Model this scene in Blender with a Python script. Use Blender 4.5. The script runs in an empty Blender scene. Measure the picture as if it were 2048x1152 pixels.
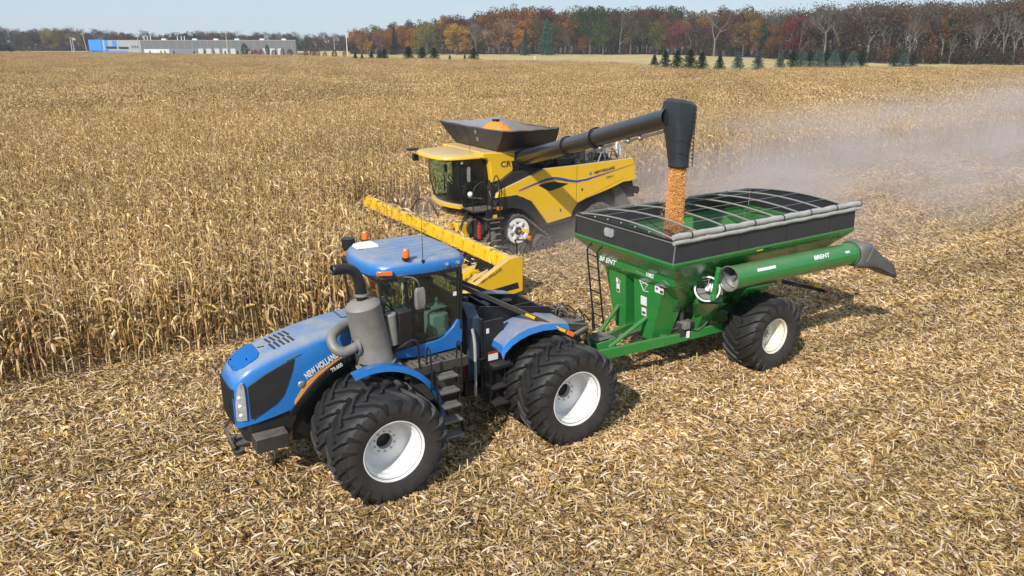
import bpy, bmesh, math, random
import numpy as np
from mathutils import Vector, Matrix
SC = bpy.context.scene
COL = SC.collection
rad = math.radians
# ---------------------------------------------------------------- camera
cam_d = bpy.data.cameras.new("camera")
cam = bpy.data.objects.new("camera", cam_d); COL.objects.link(cam)
cam_d.sensor_width = 36.0
cam_d.lens = 36.0 * 1555.0 / 2048.0
cam_d.clip_start = 0.2; cam_d.clip_end = 6000
cam.location = (0, 0, 7.72)
cam.rotation_euler = (rad(90 - 17.65), 0, 0)
SC.camera = cam
# ---------------------------------------------------------------- world and sun
SUN_EL, SUN_AZ = 38.0, math.degrees(math.atan2(-0.883, -0.469))   # direction towards the sun, mathematical angle
w = bpy.data.worlds.new("World"); SC.world = w; w.use_nodes = True
nt = w.node_tree; nt.nodes.clear()
out = nt.nodes.new("ShaderNodeOutputWorld"); bg = nt.nodes.new("ShaderNodeBackground")
sky = nt.nodes.new("ShaderNodeTexSky"); sky.sky_type = 'NISHITA'; sky.sun_disc = False
sky.sun_elevation = rad(SUN_EL); sky.sun_rotation = rad(90 - SUN_AZ)
sky.air_density = 1.0; sky.dust_density = .25; sky.ozone_density = 2.0; sky.altitude = 200
tc = nt.nodes.new("ShaderNodeTexCoord")
mp = nt.nodes.new("ShaderNodeMapping"); mp.inputs['Scale'].default_value = (1.0, 1.0, 5.0)
nz = nt.nodes.new("ShaderNodeTexNoise"); nz.inputs['Scale'].default_value = 2.2; nz.inputs['Detail'].default_value = 6; nz.inputs['Roughness'].default_value = .55
cr = nt.nodes.new("ShaderNodeMapRange"); cr.inputs['From Min'].default_value = .42; cr.inputs['From Max'].default_value = .72; cr.inputs['To Max'].default_value = .5
mx = nt.nodes.new("ShaderNodeMix"); mx.data_type = 'RGBA'; mx.inputs['B'].default_value = (6.0, 6.6, 7.3, 1)
nt.links.new(tc.outputs['Generated'], mp.inputs[0]); nt.links.new(mp.outputs[0], nz.inputs['Vector'])
nt.links.new(nz.outputs['Fac'], cr.inputs['Value']); nt.links.new(cr.outputs[0], mx.inputs['Factor'])
mx0 = nt.nodes.new('ShaderNodeMix'); mx0.data_type = 'RGBA'; mx0.inputs['Factor'].default_value = .7; mx0.inputs['B'].default_value = (4.2, 5.6, 7.3, 1)
nt.links.new(sky.outputs[0], mx0.inputs['A']); nt.links.new(mx0.outputs['Result'], mx.inputs['A']); nt.links.new(mx.outputs['Result'], bg.inputs['Color'])
bg.inputs['Strength'].default_value = 0.108
nt.links.new(bg.outputs[0], out.inputs[0])
sl = bpy.data.lights.new("sun", 'SUN'); sl.energy = 4.5; sl.angle = rad(0.6); sl.color = (1.0, .955, .88)
so = bpy.data.objects.new("sun", sl); COL.objects.link(so)
sd = Vector((math.cos(rad(SUN_AZ)) * math.cos(rad(SUN_EL)), math.sin(rad(SUN_AZ)) * math.cos(rad(SUN_EL)), math.sin(rad(SUN_EL))))
so.rotation_euler = sd.to_track_quat('Z', 'Y').to_euler()
vs = SC.view_settings; vs.view_transform = 'Standard'; vs.look = 'None'; vs.exposure = 0.08; vs.gamma = 1; vs.use_curve_mapping = False
cy = SC.cycles
cy.max_bounces = 6; cy.diffuse_bounces = 2; cy.glossy_bounces = 3; cy.transmission_bounces = 4; cy.volume_bounces = 1; cy.transparent_max_bounces = 12
cy.use_denoising = True; cy.caustics_reflective = False; cy.caustics_refractive = False
cy.volume_step_rate = 2.0; cy.volume_max_steps = 128
# ---------------------------------------------------------------- object helpers
def tag(o, label=None, cat=None, group=None, kind=None):
    if label: o['label'] = label
    if cat: o['category'] = cat
    if group: o['group'] = group
    if kind: o['kind'] = kind
    return o
def empty(name, loc=(0, 0, 0), rz=0, parent=None):
    o = bpy.data.objects.new(name, None); COL.objects.link(o); o.location = loc; o.rotation_euler = (0, 0, rz)
    o.empty_display_size = .3
    if parent: o.parent = parent
    return o
def copy_tree(o, parent=None):
    c = o.copy(); COL.objects.link(c); c.parent = parent
    for ch in list(o.children): copy_tree(ch, c)
    return c
def link_mesh(name, me, mats=None, parent=None):
    if mats:
        for m in (mats if isinstance(mats, (list, tuple)) else [mats]): me.materials.append(m)
    o = bpy.data.objects.new(name, me); COL.objects.link(o)
    if parent: o.parent = parent
    return o
SPLIT = {'tarp_bow', 'front_leg', 'side_window', 'frame_brace', 'warning_sticker', 'small_sticker', 'roof_light', 'tarp_strap', 'headlight_bulb', 'round_patch', 'vent_slot', 'red_sticker_band', 'sticker_print', 'silver_swoosh', 'bracket', 'panel_seam', 'hood_hatch_seam', 'spout_bolt', 'work_light', 'yellow_reflector', 'handrail', 'rear_body', 'hydraulic_hose'}
class MB:
    def __init__(s): s.bm = bmesh.new(); s.mi = 0
    def face(s, vs):
        try:
            f = s.bm.faces.new(vs); f.material_index = s.mi; return f
        except ValueError: return None
    def v(s, p): return s.bm.verts.new(p)
    def poly(s, pts): return s.face([s.v(p) for p in pts])
    def hexa(s, p):
        v = [s.v(q) for q in p]
        for f in ((0, 3, 2, 1), (4, 5, 6, 7), (0, 1, 5, 4), (1, 2, 6, 5), (2, 3, 7, 6), (3, 0, 4, 7)): s.face([v[i] for i in f])
        return s
    def box(s, x0, x1, y0, y1, z0, z1):
        return s.hexa([(x0, y0, z0), (x1, y0, z0), (x1, y1, z0), (x0, y1, z0), (x0, y0, z1), (x1, y0, z1), (x1, y1, z1), (x0, y1, z1)])
    def bar(s, a, b, wd, ht, up=(0, 0, 1)):
        a = Vector(a); b = Vector(b); d = (b - a).normalized(); u = Vector(up); sd_ = d.cross(u)
        if sd_.length < 1e-4: sd_ = d.cross(Vector((1, 0, 0)))
        sd_.normalize(); u = sd_.cross(d)
        q = []
        for c in (a, b):
            q += [c - sd_ * wd / 2 - u * ht / 2, c + sd_ * wd / 2 - u * ht / 2, c + sd_ * wd / 2 + u * ht / 2, c - sd_ * wd / 2 + u * ht / 2]
        return s.hexa(q)
    def prism(s, pts, a, b, axis='y', off=None):
        """2-D polygon extruded between a and b along axis; pts are (x,z) for y, (x,y) for z, (y,z) for x"""
        f = {'y': lambda p, t: (p[0], t, p[1]), 'z': lambda p, t: (p[0], p[1], t), 'x': lambda p, t: (t, p[0], p[1])}[axis]
        A = [s.v(f(p, a)) for p in pts]; B = [s.v(f(p, b)) for p in pts]; n = len(pts)
        s.face(A); s.face(B[::-1])
        for i in range(n): s.face([A[i], A[(i + 1) % n], B[(i + 1) % n], B[i]])
        return s
    def loft(s, secs, closed=True, caps=True):
        R = [[s.v(p) for p in sec] for sec in secs]; n = len(R[0])
        for i in range(len(R) - 1):
            for j in range(n if closed else n - 1):
                k = (j + 1) % n
                s.face([R[i][j], R[i][k], R[i + 1][k], R[i + 1][j]])
        if caps and closed: s.face(R[0][::-1]); s.face(R[-1])
        return s
    def tube(s, pts, r, seg=8, caps=True):
        P = [Vector(p) for p in pts]; n = len(P)
        rs = r if isinstance(r, (list, tuple)) else [r] * n
        secs = []; prev = None
        for i in range(n):
            d = (P[min(i + 1, n - 1)] - P[max(i - 1, 0)]).normalized()
            if prev is None:
                a = d.cross(Vector((0, 0, 1)))
                if a.length < .05: a = d.cross(Vector((1, 0, 0)))
            else: a = prev - d * prev.dot(d)
            a.normalize(); prev = a; b = d.cross(a)
            secs.append([P[i] + (a * math.cos(2 * math.pi * k / seg) + b * math.sin(2 * math.pi * k / seg)) * rs[i] for k in range(seg)])
        return s.loft(secs, True, caps)
    def lathe(s, prof, c=(0, 0, 0), ax=(0, 1, 0), seg=48, closed=False):
        """prof: (radius, height along axis)"""
        ax = Vector(ax).normalized(); c = Vector(c)
        a = ax.cross(Vector((0, 0, 1)))
        if a.length < .05: a = Vector((1, 0, 0))
        a.normalize(); b = ax.cross(a)
        R = []
        for k in range(seg):
            t = 2 * math.pi * k / seg; e = a * math.cos(t) + b * math.sin(t)
            R.append([s.v(c + e * max(r, 1e-4) + ax * h) for r, h in prof])
        n = len(prof)
        for k in range(seg):
            A, B = R[k], R[(k + 1) % seg]
            for j in range(n if closed else n - 1): s.face([A[j], B[j], B[(j + 1) % n], A[(j + 1) % n]])
        return s
    def cyl(s, a, b, r, r2=None, seg=16): return s.tube([a, b], [r, r if r2 is None else r2], seg)
    def sphere(s, c, r, sx=1, sy=1, sz=1, seg=12):
        prof = [(math.sin(math.pi * i / 8) * r, -math.cos(math.pi * i / 8) * r) for i in range(9)]
        R = []
        for k in range(seg):
            t = 2 * math.pi * k / seg
            R.append([s.v((c[0] + math.cos(t) * a * sx, c[1] + math.sin(t) * a * sy, c[2] + h * sz)) for a, h in prof])
        for k in range(seg):
            for j in range(8): s.face([R[k][j], R[(k + 1) % seg][j], R[(k + 1) % seg][j + 1], R[k][j + 1]])
        return s
    def build(s, name, mats, parent=None, bevel=0, smooth=35, label=None, thick=0, recalc=True):
        bmesh.ops.remove_doubles(s.bm, verts=s.bm.verts, dist=1e-5)
        if recalc: bmesh.ops.recalc_face_normals(s.bm, faces=s.bm.faces)
        if name in SPLIT:
            s.bm.verts.ensure_lookup_table(); seen = set(); isl = []
            for v0 in s.bm.verts:
                if v0.index in seen: continue
                st = [v0]; seen.add(v0.index); g = []
                while st:
                    q = st.pop(); g.append(q)
                    for e_ in q.link_edges:
                        w_ = e_.other_vert(q)
                        if w_.index not in seen: seen.add(w_.index); st.append(w_)
                isl.append(g)
            if len(isl) > 1:
                last = None
                for g in isl:
                    n = MB(); mp_ = {q: n.v(q.co) for q in g}
                    for f in {f for q in g for f in q.link_faces}:
                        n.mi = f.material_index; n.face([mp_[q] for q in f.verts])
                    last = n._fin(name, mats, parent, bevel, smooth, label, thick)
                s.bm.free(); return last
        return s._fin(name, mats, parent, bevel, smooth, label, thick)
    def _fin(s, name, mats, parent, bevel, smooth, label, thick):
        me = bpy.data.meshes.new(name); s.bm.to_mesh(me); s.bm.free()
        if smooth:
            me.polygons.foreach_set('use_smooth', [True] * len(me.polygons)); me.set_sharp_from_angle(angle=rad(smooth))
        o = link_mesh(name, me, mats, parent)
        if thick:
            m = o.modifiers.new("solid", 'SOLIDIFY'); m.thickness = thick; m.offset = 0
        if bevel:
            m = o.modifiers.new("bevel", 'BEVEL'); m.width = bevel; m.segments = 2; m.limit_method = 'ANGLE'; m.angle_limit = rad(35); m.harden_normals = False
        if label: o['label'] = label
        return o
def smooth_path(pts, n=6):
    P = [Vector(p) for p in pts]; out = []
    P = [P[0] * 2 - P[1]] + P + [P[-1] * 2 - P[-2]]
    for i in range(1, len(P) - 2):
        for k in range(n):
            t = k / n; a, b, c, d = P[i - 1], P[i], P[i + 1], P[i + 2]
            out.append(.5 * ((2 * b) + (c - a) * t + (2 * a - 5 * b + 4 * c - d) * t * t + (-a + 3 * b - 3 * c + d) * t ** 3))
    out.append(P[-2]); return out
def text(s, name, size, loc, right, up, m, parent, shear=0, ext=.004, bold=0, xs=1.0):
    cu = bpy.data.curves.new(name, 'FONT'); cu.body = s; cu.size = size; cu.shear = shear; cu.extrude = ext; cu.offset = bold; cu.space_character = 1.02
    cu.resolution_u = 3
    tmp = bpy.data.objects.new(name + "_tmp", cu)
    me = bpy.data.meshes.new_from_object(tmp); bpy.data.objects.remove(tmp); bpy.data.curves.remove(cu)
    me.name = name; me.materials.clear()
    r = Vector(right).normalized(); u = Vector(up); u = (u - r * u.dot(r)).normalized(); n = r.cross(u)
    M = Matrix(((r.x * xs, u.x, n.x, loc[0]), (r.y * xs, u.y, n.y, loc[1]), (r.z * xs, u.z, n.z, loc[2]), (0, 0, 0, 1)))
    me.transform(M)
    return link_mesh(name, me, m, parent)
# ---------------------------------------------------------------- materials
def newmat(name):
    m = bpy.data.materials.new(name); m.use_nodes = True; t = m.node_tree
    return m, t, t.nodes['Principled BSDF'], t.nodes.new, t.links.new
def mat(name, col, rough=.5, dfloor=.35, metal=0, coat=0, dust=0.0, var=.12, bump=0.0, nscale=6, dustcol=(.30, .255, .195), updust=0.0, emis=None, spec=.5, dirt=None):
    m, t, p, N, L = newmat(name)
    p.inputs['Roughness'].default_value = rough; p.inputs['Metallic'].default_value = metal
    p.inputs['Coat Weight'].default_value = coat; p.inputs['Coat Roughness'].default_value = .15
    p.inputs['Specular IOR Level'].default_value = spec
    tcn = N('ShaderNodeTexCoord'); n1 = N('ShaderNodeTexNoise'); n1.inputs['Scale'].default_value = nscale; n1.inputs['Detail'].default_value = 6; n1.inputs['Roughness'].default_value = .6
    L(tcn.outputs['Object'], n1.inputs['Vector'])
    mr = N('ShaderNodeMapRange'); mr.inputs['From Min'].default_value = .25; mr.inputs['From Max'].default_value = .75; mr.inputs['To Min'].default_value = 1 - var; mr.inputs['To Max'].default_value = 1 + var
    L(n1.outputs['Fac'], mr.inputs['Value'])
    mul = N('ShaderNodeVectorMath'); mul.operation = 'SCALE'; mul.inputs[0].default_value = col[:3]; L(mr.outputs[0], mul.inputs['Scale'])
    last = mul.outputs[0]
    if dust or updust:
        g = N('ShaderNodeNewGeometry'); sx = N('ShaderNodeSeparateXYZ'); L(g.outputs['Normal'], sx.inputs[0])
        up = N('ShaderNodeMapRange'); up.interpolation_type = 'SMOOTHSTEP'; up.inputs['From Min'].default_value = .35; up.inputs['From Max'].default_value = .95
        up.inputs['To Min'].default_value = dust; up.inputs['To Max'].default_value = max(updust, dust); L(sx.outputs['Z'], up.inputs['Value'])
        n2 = N('ShaderNodeTexNoise'); n2.inputs['Scale'].default_value = 2.3; n2.inputs['Detail'].default_value = 8; n2.inputs['Roughness'].default_value = .68; L(tcn.outputs['Object'], n2.inputs['Vector'])
        m2 = N('ShaderNodeMapRange'); m2.inputs['From Min'].default_value = .33; m2.inputs['From Max'].default_value = .62; m2.inputs['To Min'].default_value = dfloor; L(n2.outputs['Fac'], m2.inputs['Value'])
        mm = N('ShaderNodeMath'); mm.operation = 'MULTIPLY'; L(up.outputs[0], mm.inputs[0]); L(m2.outputs[0], mm.inputs[1])
        mixc = N('ShaderNodeMix'); mixc.data_type = 'RGBA'; mixc.inputs['B'].default_value = (*dustcol, 1); L(mm.outputs[0], mixc.inputs['Factor']); L(last, mixc.inputs['A']); last = mixc.outputs['Result']
        rr = N('ShaderNodeMapRange'); rr.inputs['To Min'].default_value = rough; rr.inputs['To Max'].default_value = .9; L(mm.outputs[0], rr.inputs['Value']); L(rr.outputs[0], p.inputs['Roughness'])
        if coat:
            cc = N('ShaderNodeMapRange'); cc.inputs['To Min'].default_value = coat; cc.inputs['To Max'].default_value = 0; L(mm.outputs[0], cc.inputs['Value']); L(cc.outputs[0], p.inputs['Coat Weight'])
    L(last, p.inputs['Base Color'])
    if bump:
        b = N('ShaderNodeBump'); b.inputs['Strength'].default_value = bump; b.inputs['Distance'].default_value = .02
        n3 = N('ShaderNodeTexNoise'); n3.inputs['Scale'].default_value = nscale * 5; n3.inputs['Detail'].default_value = 4; L(tcn.outputs['Object'], n3.inputs['Vector']); L(n3.outputs['Fac'], b.inputs['Height']); L(b.outputs[0], p.inputs['Normal'])
    if emis: p.inputs['Emission Color'].default_value = (*emis, 1); p.inputs['Emission Strength'].default_value = 1
    return m
def glass(name, tint, op):
    m, t, p, N, L = newmat(name); t.nodes.remove(p)
    o = t.nodes['Material Output']; tr = N('ShaderNodeBsdfTransparent'); tr.inputs[0].default_value = (*tint, 1)
    gl = N('ShaderNodeBsdfGlossy'); gl.inputs['Roughness'].default_value = .03; fr = N('ShaderNodeFresnel'); fr.inputs[0].default_value = 1.5
    df = N('ShaderNodeBsdfDiffuse'); df.inputs[0].default_value = (.16, .17, .15, 1); m0 = N('ShaderNodeMixShader'); m0.inputs[0].default_value = op
    mx_ = N('ShaderNodeMixShader'); L(tr.outputs[0], m0.inputs[1]); L(df.outputs[0], m0.inputs[2]); L(fr.outputs[0], mx_.inputs[0]); L(m0.outputs[0], mx_.inputs[1]); L(gl.outputs[0], mx_.inputs[2]); L(mx_.outputs[0], o.inputs[0])
    return m
M = {}
DUST = (.36, .30, .225)
M['blue'] = mat('blue_paint', (.008, .165, .50), .3, dfloor=.42, coat=.45, dust=.05, updust=1.0, var=.05, nscale=3, dustcol=(.30, .31, .31))
M['blue_clean'] = mat('blue_paint_clean', (.008, .14, .43), .3, coat=.4, var=.05, dust=.0, updust=.08, dustcol=(.25, .26, .28))
M['yellow'] = mat('yellow_paint', (.84, .50, .012), .3, dfloor=.6, coat=.35, dust=.05, updust=1.0, var=.04, nscale=3, dustcol=(.50, .36, .21))
M['green'] = mat('green_paint', (.014, .215, .036), .22, coat=.7, dust=.08, updust=.5, var=.08, nscale=4, dustcol=(.22, .22, .14))
M['white_rim'] = mat('white_rim', (.86, .855, .83), .4, coat=.2, dust=.10, updust=.4, var=.03)
M['cream_rim'] = mat('cream_rim', (.80, .77, .62), .4, coat=.2, dust=.05, updust=.35, var=.03)
M['rubber'] = mat('rubber', (.011, .011, .012), .55, dust=.09, updust=.18, var=.4, bump=.5, nscale=7, dustcol=(.12, .105, .09))
M['sidewall'] = mat('tyre_sidewall', (.02, .018, .017), .75, dust=.3, updust=.3, var=.3, bump=.3, nscale=9, dustcol=(.085, .072, .06))
M['rubber_dusty'] = mat('rubber_dusty', (.05, .047, .043), .85, dust=.45, updust=.8, var=.3, bump=.3, nscale=9, dustcol=(.2, .175, .15))
M['black'] = mat('black_metal', (.010, .010, .011), .4, dust=.04, updust=.28, var=.2, bump=.1, dustcol=(.16, .14, .12))
M['black_dusty'] = mat('black_metal_dusty', (.018, .017, .016), .55, dust=.15, updust=.75, var=.2, bump=.15, dustcol=(.27, .23, .185))
M['blue_dusty'] = mat('dusty_blue_paint', (.010, .17, .50), .35, dfloor=.3, coat=.3, dust=.05, updust=1.0, nscale=3, dustcol=(.33, .28, .22))
def net(name, col, op):
    m, t, p, N, L = newmat(name); p.inputs['Base Color'].default_value = (*col, 1); p.inputs['Roughness'].default_value = .8; p.inputs['Specular IOR Level'].default_value = .1; p.inputs['Alpha'].default_value = op; return m
M['net'] = net('mesh_net', (.03, .03, .032), .5)
M['hopper_in'] = mat('hopper_lining', (.26, .265, .28), .4, dust=.2, updust=.6, var=.25, bump=.5, nscale=3, dustcol=(.3, .29, .28))
M['blue_inset'] = mat('blue_insert', (.008, .13, .42), .5, var=.06, spec=.25)
M['navy'] = mat('navy_tank', (.02, .035, .065), .45, dust=.1, updust=.4, var=.2, dustcol=(.2, .2, .2))
M['mesh'] = mat('dark_mesh', (.014, .014, .014), .55, dust=.16, updust=.35, var=.25, nscale=4, dustcol=(.09, .085, .075))
M['can'] = mat('grey_canister', (.21, .20, .185), .5, metal=.3, dust=.3, updust=.7, var=.25, bump=.12, dustcol=(.36, .32, .27))
M['steel'] = mat('galvanised_steel', (.45, .45, .44), .4, metal=.7, dust=.1, updust=.4, var=.12)
M['grate'] = mat('step_grate', (.22, .22, .215), .5, metal=.5, dust=.2, updust=.6, var=.2)
M['orange'] = mat('orange_decal', (.85, .33, .06), .4)
M['white'] = mat('white_paint', (.78, .78, .76), .45, var=.04)
M['red'] = mat('red_paint', (.45, .02, .02), .4)
M['amber'] = mat('amber_lens', (.75, .16, .015), .15, coat=.8)
M['reflect_y'] = mat('yellow_reflector', (.85, .50, .02), .25)
M['lens'] = mat('clear_lens', (.50, .52, .54), .12, coat=.9, metal=.4, var=.3, nscale=9)
M['seat'] = mat('dark_seat', (.03, .045, .07), .7)
M['teal'] = mat('console_grey', (.20, .27, .25), .6)
M['decal_blue'] = mat('blue_decal', (.02, .07, .35), .35)
M['decal_dark'] = mat('dark_decal', (.06, .06, .07), .4)
M['glass'] = glass('cab_glass', (.62, .80, .71), .06)
M['hopper'] = mat('hopper_fabric', (.014, .014, .016), .34, dust=.12, updust=.9, var=.25, bump=.5, nscale=3, dustcol=(.27, .265, .26))
M['fabric'] = mat('black_side_panel', (.026, .027, .029), .45, dust=.12, updust=.4, var=.2, bump=.08, nscale=3, dustcol=(.12, .115, .105))
M['bow'] = mat('grey_tarp_bow', (.24, .24, .235), .5, dust=.2, updust=.5)
M['tarp'] = mat('grey_tarp', (.36, .355, .335), .7, dust=.1, updust=.4, var=.2, bump=.4, nscale=4, dustcol=(.5, .46, .4))
M['hood_grey'] = mat('grey_spout_hood', (.10, .105, .105), .5, dust=.1, updust=.6, var=.2, bump=.2, nscale=3)
M['spout'] = mat('black_rubber_spout', (.018, .021, .025), .28, dust=.05, updust=.3, var=.15, bump=.1, nscale=3, dustcol=(.16, .16, .16))
M['auger'] = mat('dark_auger_tube', (.016, .018, .021), .3, coat=.3, dust=.06, updust=.45, var=.12, nscale=3, dustcol=(.13, .13, .13))
M['deck'] = mat('dusty_deck', (.015, .015, .015), .7, dust=.12, updust=.6, dustcol=(.13, .115, .10))
M['grain'] = mat('corn_grain', (.80, .30, .035), .5, var=.35, bump=.8, nscale=14)
# ================================================================ wheels
def tyre_mb(R, W, rr, nlug, lug_h=.058, lug_w=.085, sweep=.34):
    """tyre about the y axis, centre at the origin"""
    m = MB(); h = W / 2; c = R - lug_h
    prof = [(rr - .03, h * .74), (rr + .01, h * .84), (rr + .07, h * .94), (rr + (c - rr) * .5, h * 1.02), (rr + (c - rr) * .75, h * 1.0), (c - .07, h * .94), (c - .02, h * .82), (c, h * .5), (c + .006, 0)]
    prof = prof + [(r, -y) for r, y in prof[-2::-1]]
    m.mi = 1; m.lathe(prof[:5], seg=72); m.lathe(prof[-5:], seg=72); m.mi = 0; m.lathe(prof[4:-4], seg=72)
    for sgn in (1, -1):
        for k in range(nlug):
            t0 = 2 * math.pi * (k + (0 if sgn > 0 else .5)) / nlug
            secs = []
            for s, y, top, wid in ((0, -.05, R, .8), (.12, .03, R, .95), (.38, h * .35, R, 1.), (.62, h * .62, R - .004, 1.05), (.85, h * .86, R - .014, 1.12), (.97, h * .99, R - .05, 1.15), (1.03, h * 1.035, R - .13, 1.0), (1.05, h * 1.04, R - .2, .9), (1.07, h * 1.03, R - .29, .6)):
                ph = t0 + sweep * (s ** 1.15) + (0 if s < .9 else .0)
                hw = lug_w * wid / 2 / R
                base = min(top - .012, c - .03)
                if s > .95: base = top - .06
                yb = y if s < .95 else y - sgn * 0 - .045
                q = []
                for rr_, dt, yy in ((base, -hw * 1.35, yb), (top, -hw * .85, y), (top, hw * .85, y), (base, hw * 1.35, yb)):
                    q.append((rr_ * math.cos(ph + dt), sgn * yy, rr_ * math.sin(ph + dt)))
                secs.append(q)
            m.loft(secs)
    return m
def rim_mb(rr, W, dish, hubr, bolts, deep):
    """outer face towards +y; disc lies at y=dish"""
    m = MB(); h = W / 2 * .84
    prof = [(rr - .012, h - .05), (rr + .012, h), (rr + .004, h + .012), (rr - .012, h + .006), (rr - .03, h - .035), (rr - .036, h - .1), (rr - .07, h - .13), (rr - .078, h - .2), (rr - .1, h - .23), (rr - .105, dish + .03), (rr - .125, dish), (rr * .62, dish - .012), (hubr * 1.75, dish + .004), (hubr * 1.7, dish + .014), (hubr, dish + .014), (hubr, dish - .12)]
    m.lathe(prof, seg=64)
    m.mi = 1; m.lathe([(.001, dish - .09), (hubr + .005, dish - .09)], seg=24)
    m.lathe([(rr - .05, -h), (rr + .012, -h), (rr - .012, -h + .05)], seg=48)
    for k in range(bolts):
        t = 2 * math.pi * k / bolts; r = hubr * 1.3
        m.mi = 2; m.cyl((r * math.cos(t), dish + .01, r * math.sin(t)), (r * math.cos(t), dish + .04, r * math.sin(t)), .016, seg=6)
    m.mi = 1; t = -1.1; m.cyl((rr * .6 * math.cos(t), dish - .005, rr * .6 * math.sin(t)), (rr * .6 * math.cos(t), dish + .002, rr * .6 * math.sin(t)), .022, seg=12)
    return m
big_tyre = tyre_mb(1.035, .71, .555, 22).build('tyre', [M['rubber'], M['sidewall']], smooth=40)
big_rim = rim_mb(.56, .71, -.16, .15, 10, 1).build('rim', [M['white_rim'], M['black'], M['steel']], smooth=30)
def wheel(parent, tyre0, rim0, loc, flip=False, spin=0, first=False):
    e = empty('wheel', loc, parent=parent)
    e.rotation_euler = (0, 0, math.pi if flip else 0)
    for src in (tyre0, rim0):
        c = src if first else src.copy()
        if not first: COL.objects.link(c)
        c.parent = e; c.rotation_euler = (0, spin, 0)
    return e
# ================================================================ TRACTOR
TR = empty('tractor', (-1.49, 14.69, 0), rad(212))
tag(TR, 'blue articulated tractor on dual tyres in front, with white wheel rims and grey exhaust canister', 'tractor')
first = True
for x in (1.945, -1.945):
    for y, fl in ((1.83, 0), (1.03, 0), (-1.83, 1), (-1.03, 1)):
        wheel(TR, big_tyre, big_rim, (x, y, 1.0), bool(fl), spin=random.Random(int(x * 7 + y * 13)).random() * 6, first=first); first = False
# chassis
m = MB()
m.box(.35, 3.2, -.42, .42, .78, 1.5); m.box(-3.1, -.35, -.45, .45, .75, 1.45); m.box(-.4, .4, -.3, .3, .7, 1.3)
m.box(1.2, 3.0, -.5, .5, 1.45, 2.2)
for x in (1.945, -1.945): m.cyl((x, -1.5, 1.0), (x, 1.5, 1.0), .2, seg=20); m.lathe([(.2, -.3), (.36, -.2), (.36, .2), (.2, .3)], (x, 0, 1.0), seg=20)
m.build('chassis', M['black'], TR, bevel=.01)
# hood : loft of cross sections
def hood_sec(x, w, zt, zb, sh=.16):
    p = [(0, zt), (.5 * w, zt - .008), (.78 * w, zt - .035), (.92 * w, zt - .085), (w, zt - sh), (w * 1.02, (zt - sh) * .6 + zb * .4), (w * 1.02, zb)]
    return [(x, -a, b) for a, b in p[::-1]] + [(x, a, b) for a, b in p[1:]]
HS = [(4.17, .38, 2.02, 1.34, .08), (4.15, .42, 2.12, 1.32, .10), (4.09, .46, 2.22, 1.31, .13), (3.99, .49, 2.33, 1.33, .17), (3.8, .535, 2.45, 1.37, .19), (3.5, .55, 2.55, 1.42, .19), (3.12, .56, 2.65, 1.5, .18), (2.9, .56, 2.70, 1.72, .18), (2.65, .565, 2.75, 1.98, .18), (2.3, .57, 2.80, 2.2, .18), (1.9, .575, 2.84, 2.33, .18), (1.55, .58, 2.86, 2.38, .18)]
m = MB(); m.loft([hood_sec(*h) for h in HS], closed=False)
m.poly(hood_sec(*HS[0])); m.poly(hood_sec(*HS[-1]))
hood = m.build('hood', M['blue'], TR, smooth=50)
def plate(name, pts, y, th, mtl, par, bevel=0, label=None):
    return MB().prism(pts, y - th, y, 'y').build(name, mtl, par, bevel=bevel, label=label)
for sy in (1, -1):
    q = plate('side_grille', [(3.92, 2.08), (3.6, 2.24), (3.3, 2.36), (3.08, 2.42), (3.13, 2.2), (3.22, 1.98), (3.32, 1.78), (3.45, 1.66), (3.7, 1.55), (3.92, 1.47)], .575, .03, M['mesh'], hood, bevel=.006)
    if sy < 0: q.scale = (1, -1, 1)
# front grille and lights
m = MB()
gp = [(4.08, -.445), (4.145, -.435), (4.176, -.37), (4.186, -.2), (4.188, 0), (4.186, .2), (4.176, .37), (4.145, .435), (4.08, .445)]
m.prism(gp, 1.36, 2.03, 'z')
for k in range(17):
    y = -.40 + .80 * k / 16; x = 4.188 - max(0, abs(y) - .2) ** 1.5 * .25
    m.box(x - .03, x + .012, y - .01, y + .01, 1.38, 2.02)
m.build('front_grille', M['mesh'], hood)
for sy in (1, -1):
    m = MB(); secs = []
    for z, x1, y1, x2, y2 in ((1.45, 4.125, .45, 3.975, .52), (1.6, 4.125, .452, 3.97, .522), (1.8, 4.11, .458, 3.965, .525), (1.96, 4.085, .468, 3.965, .525), (2.08, 4.05, .482, 3.97, .522), (2.15, 4.01, .498, 3.985, .515)):
        mx_, my_ = (x1 + x2) / 2, (y1 + y2) / 2
        secs.append([(x1 + .012, sy * y1, z), (mx_ + .03, sy * (my_ + .022), z), (x2 + .005, sy * (y2 + .018), z), (x2 - .03, sy * (y2 - .06), z), (x1 - .05, sy * (y1 - .06), z)])
    m.loft(secs); hl = m.build('headlight', M['lens'], hood)
    m = MB()
    for z in (1.56, 1.73, 1.89): m.sphere((4.055, sy * .503, z), .042, 1, .6, 1)
    m.build('headlight_bulb', M['white'], hl)
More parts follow.
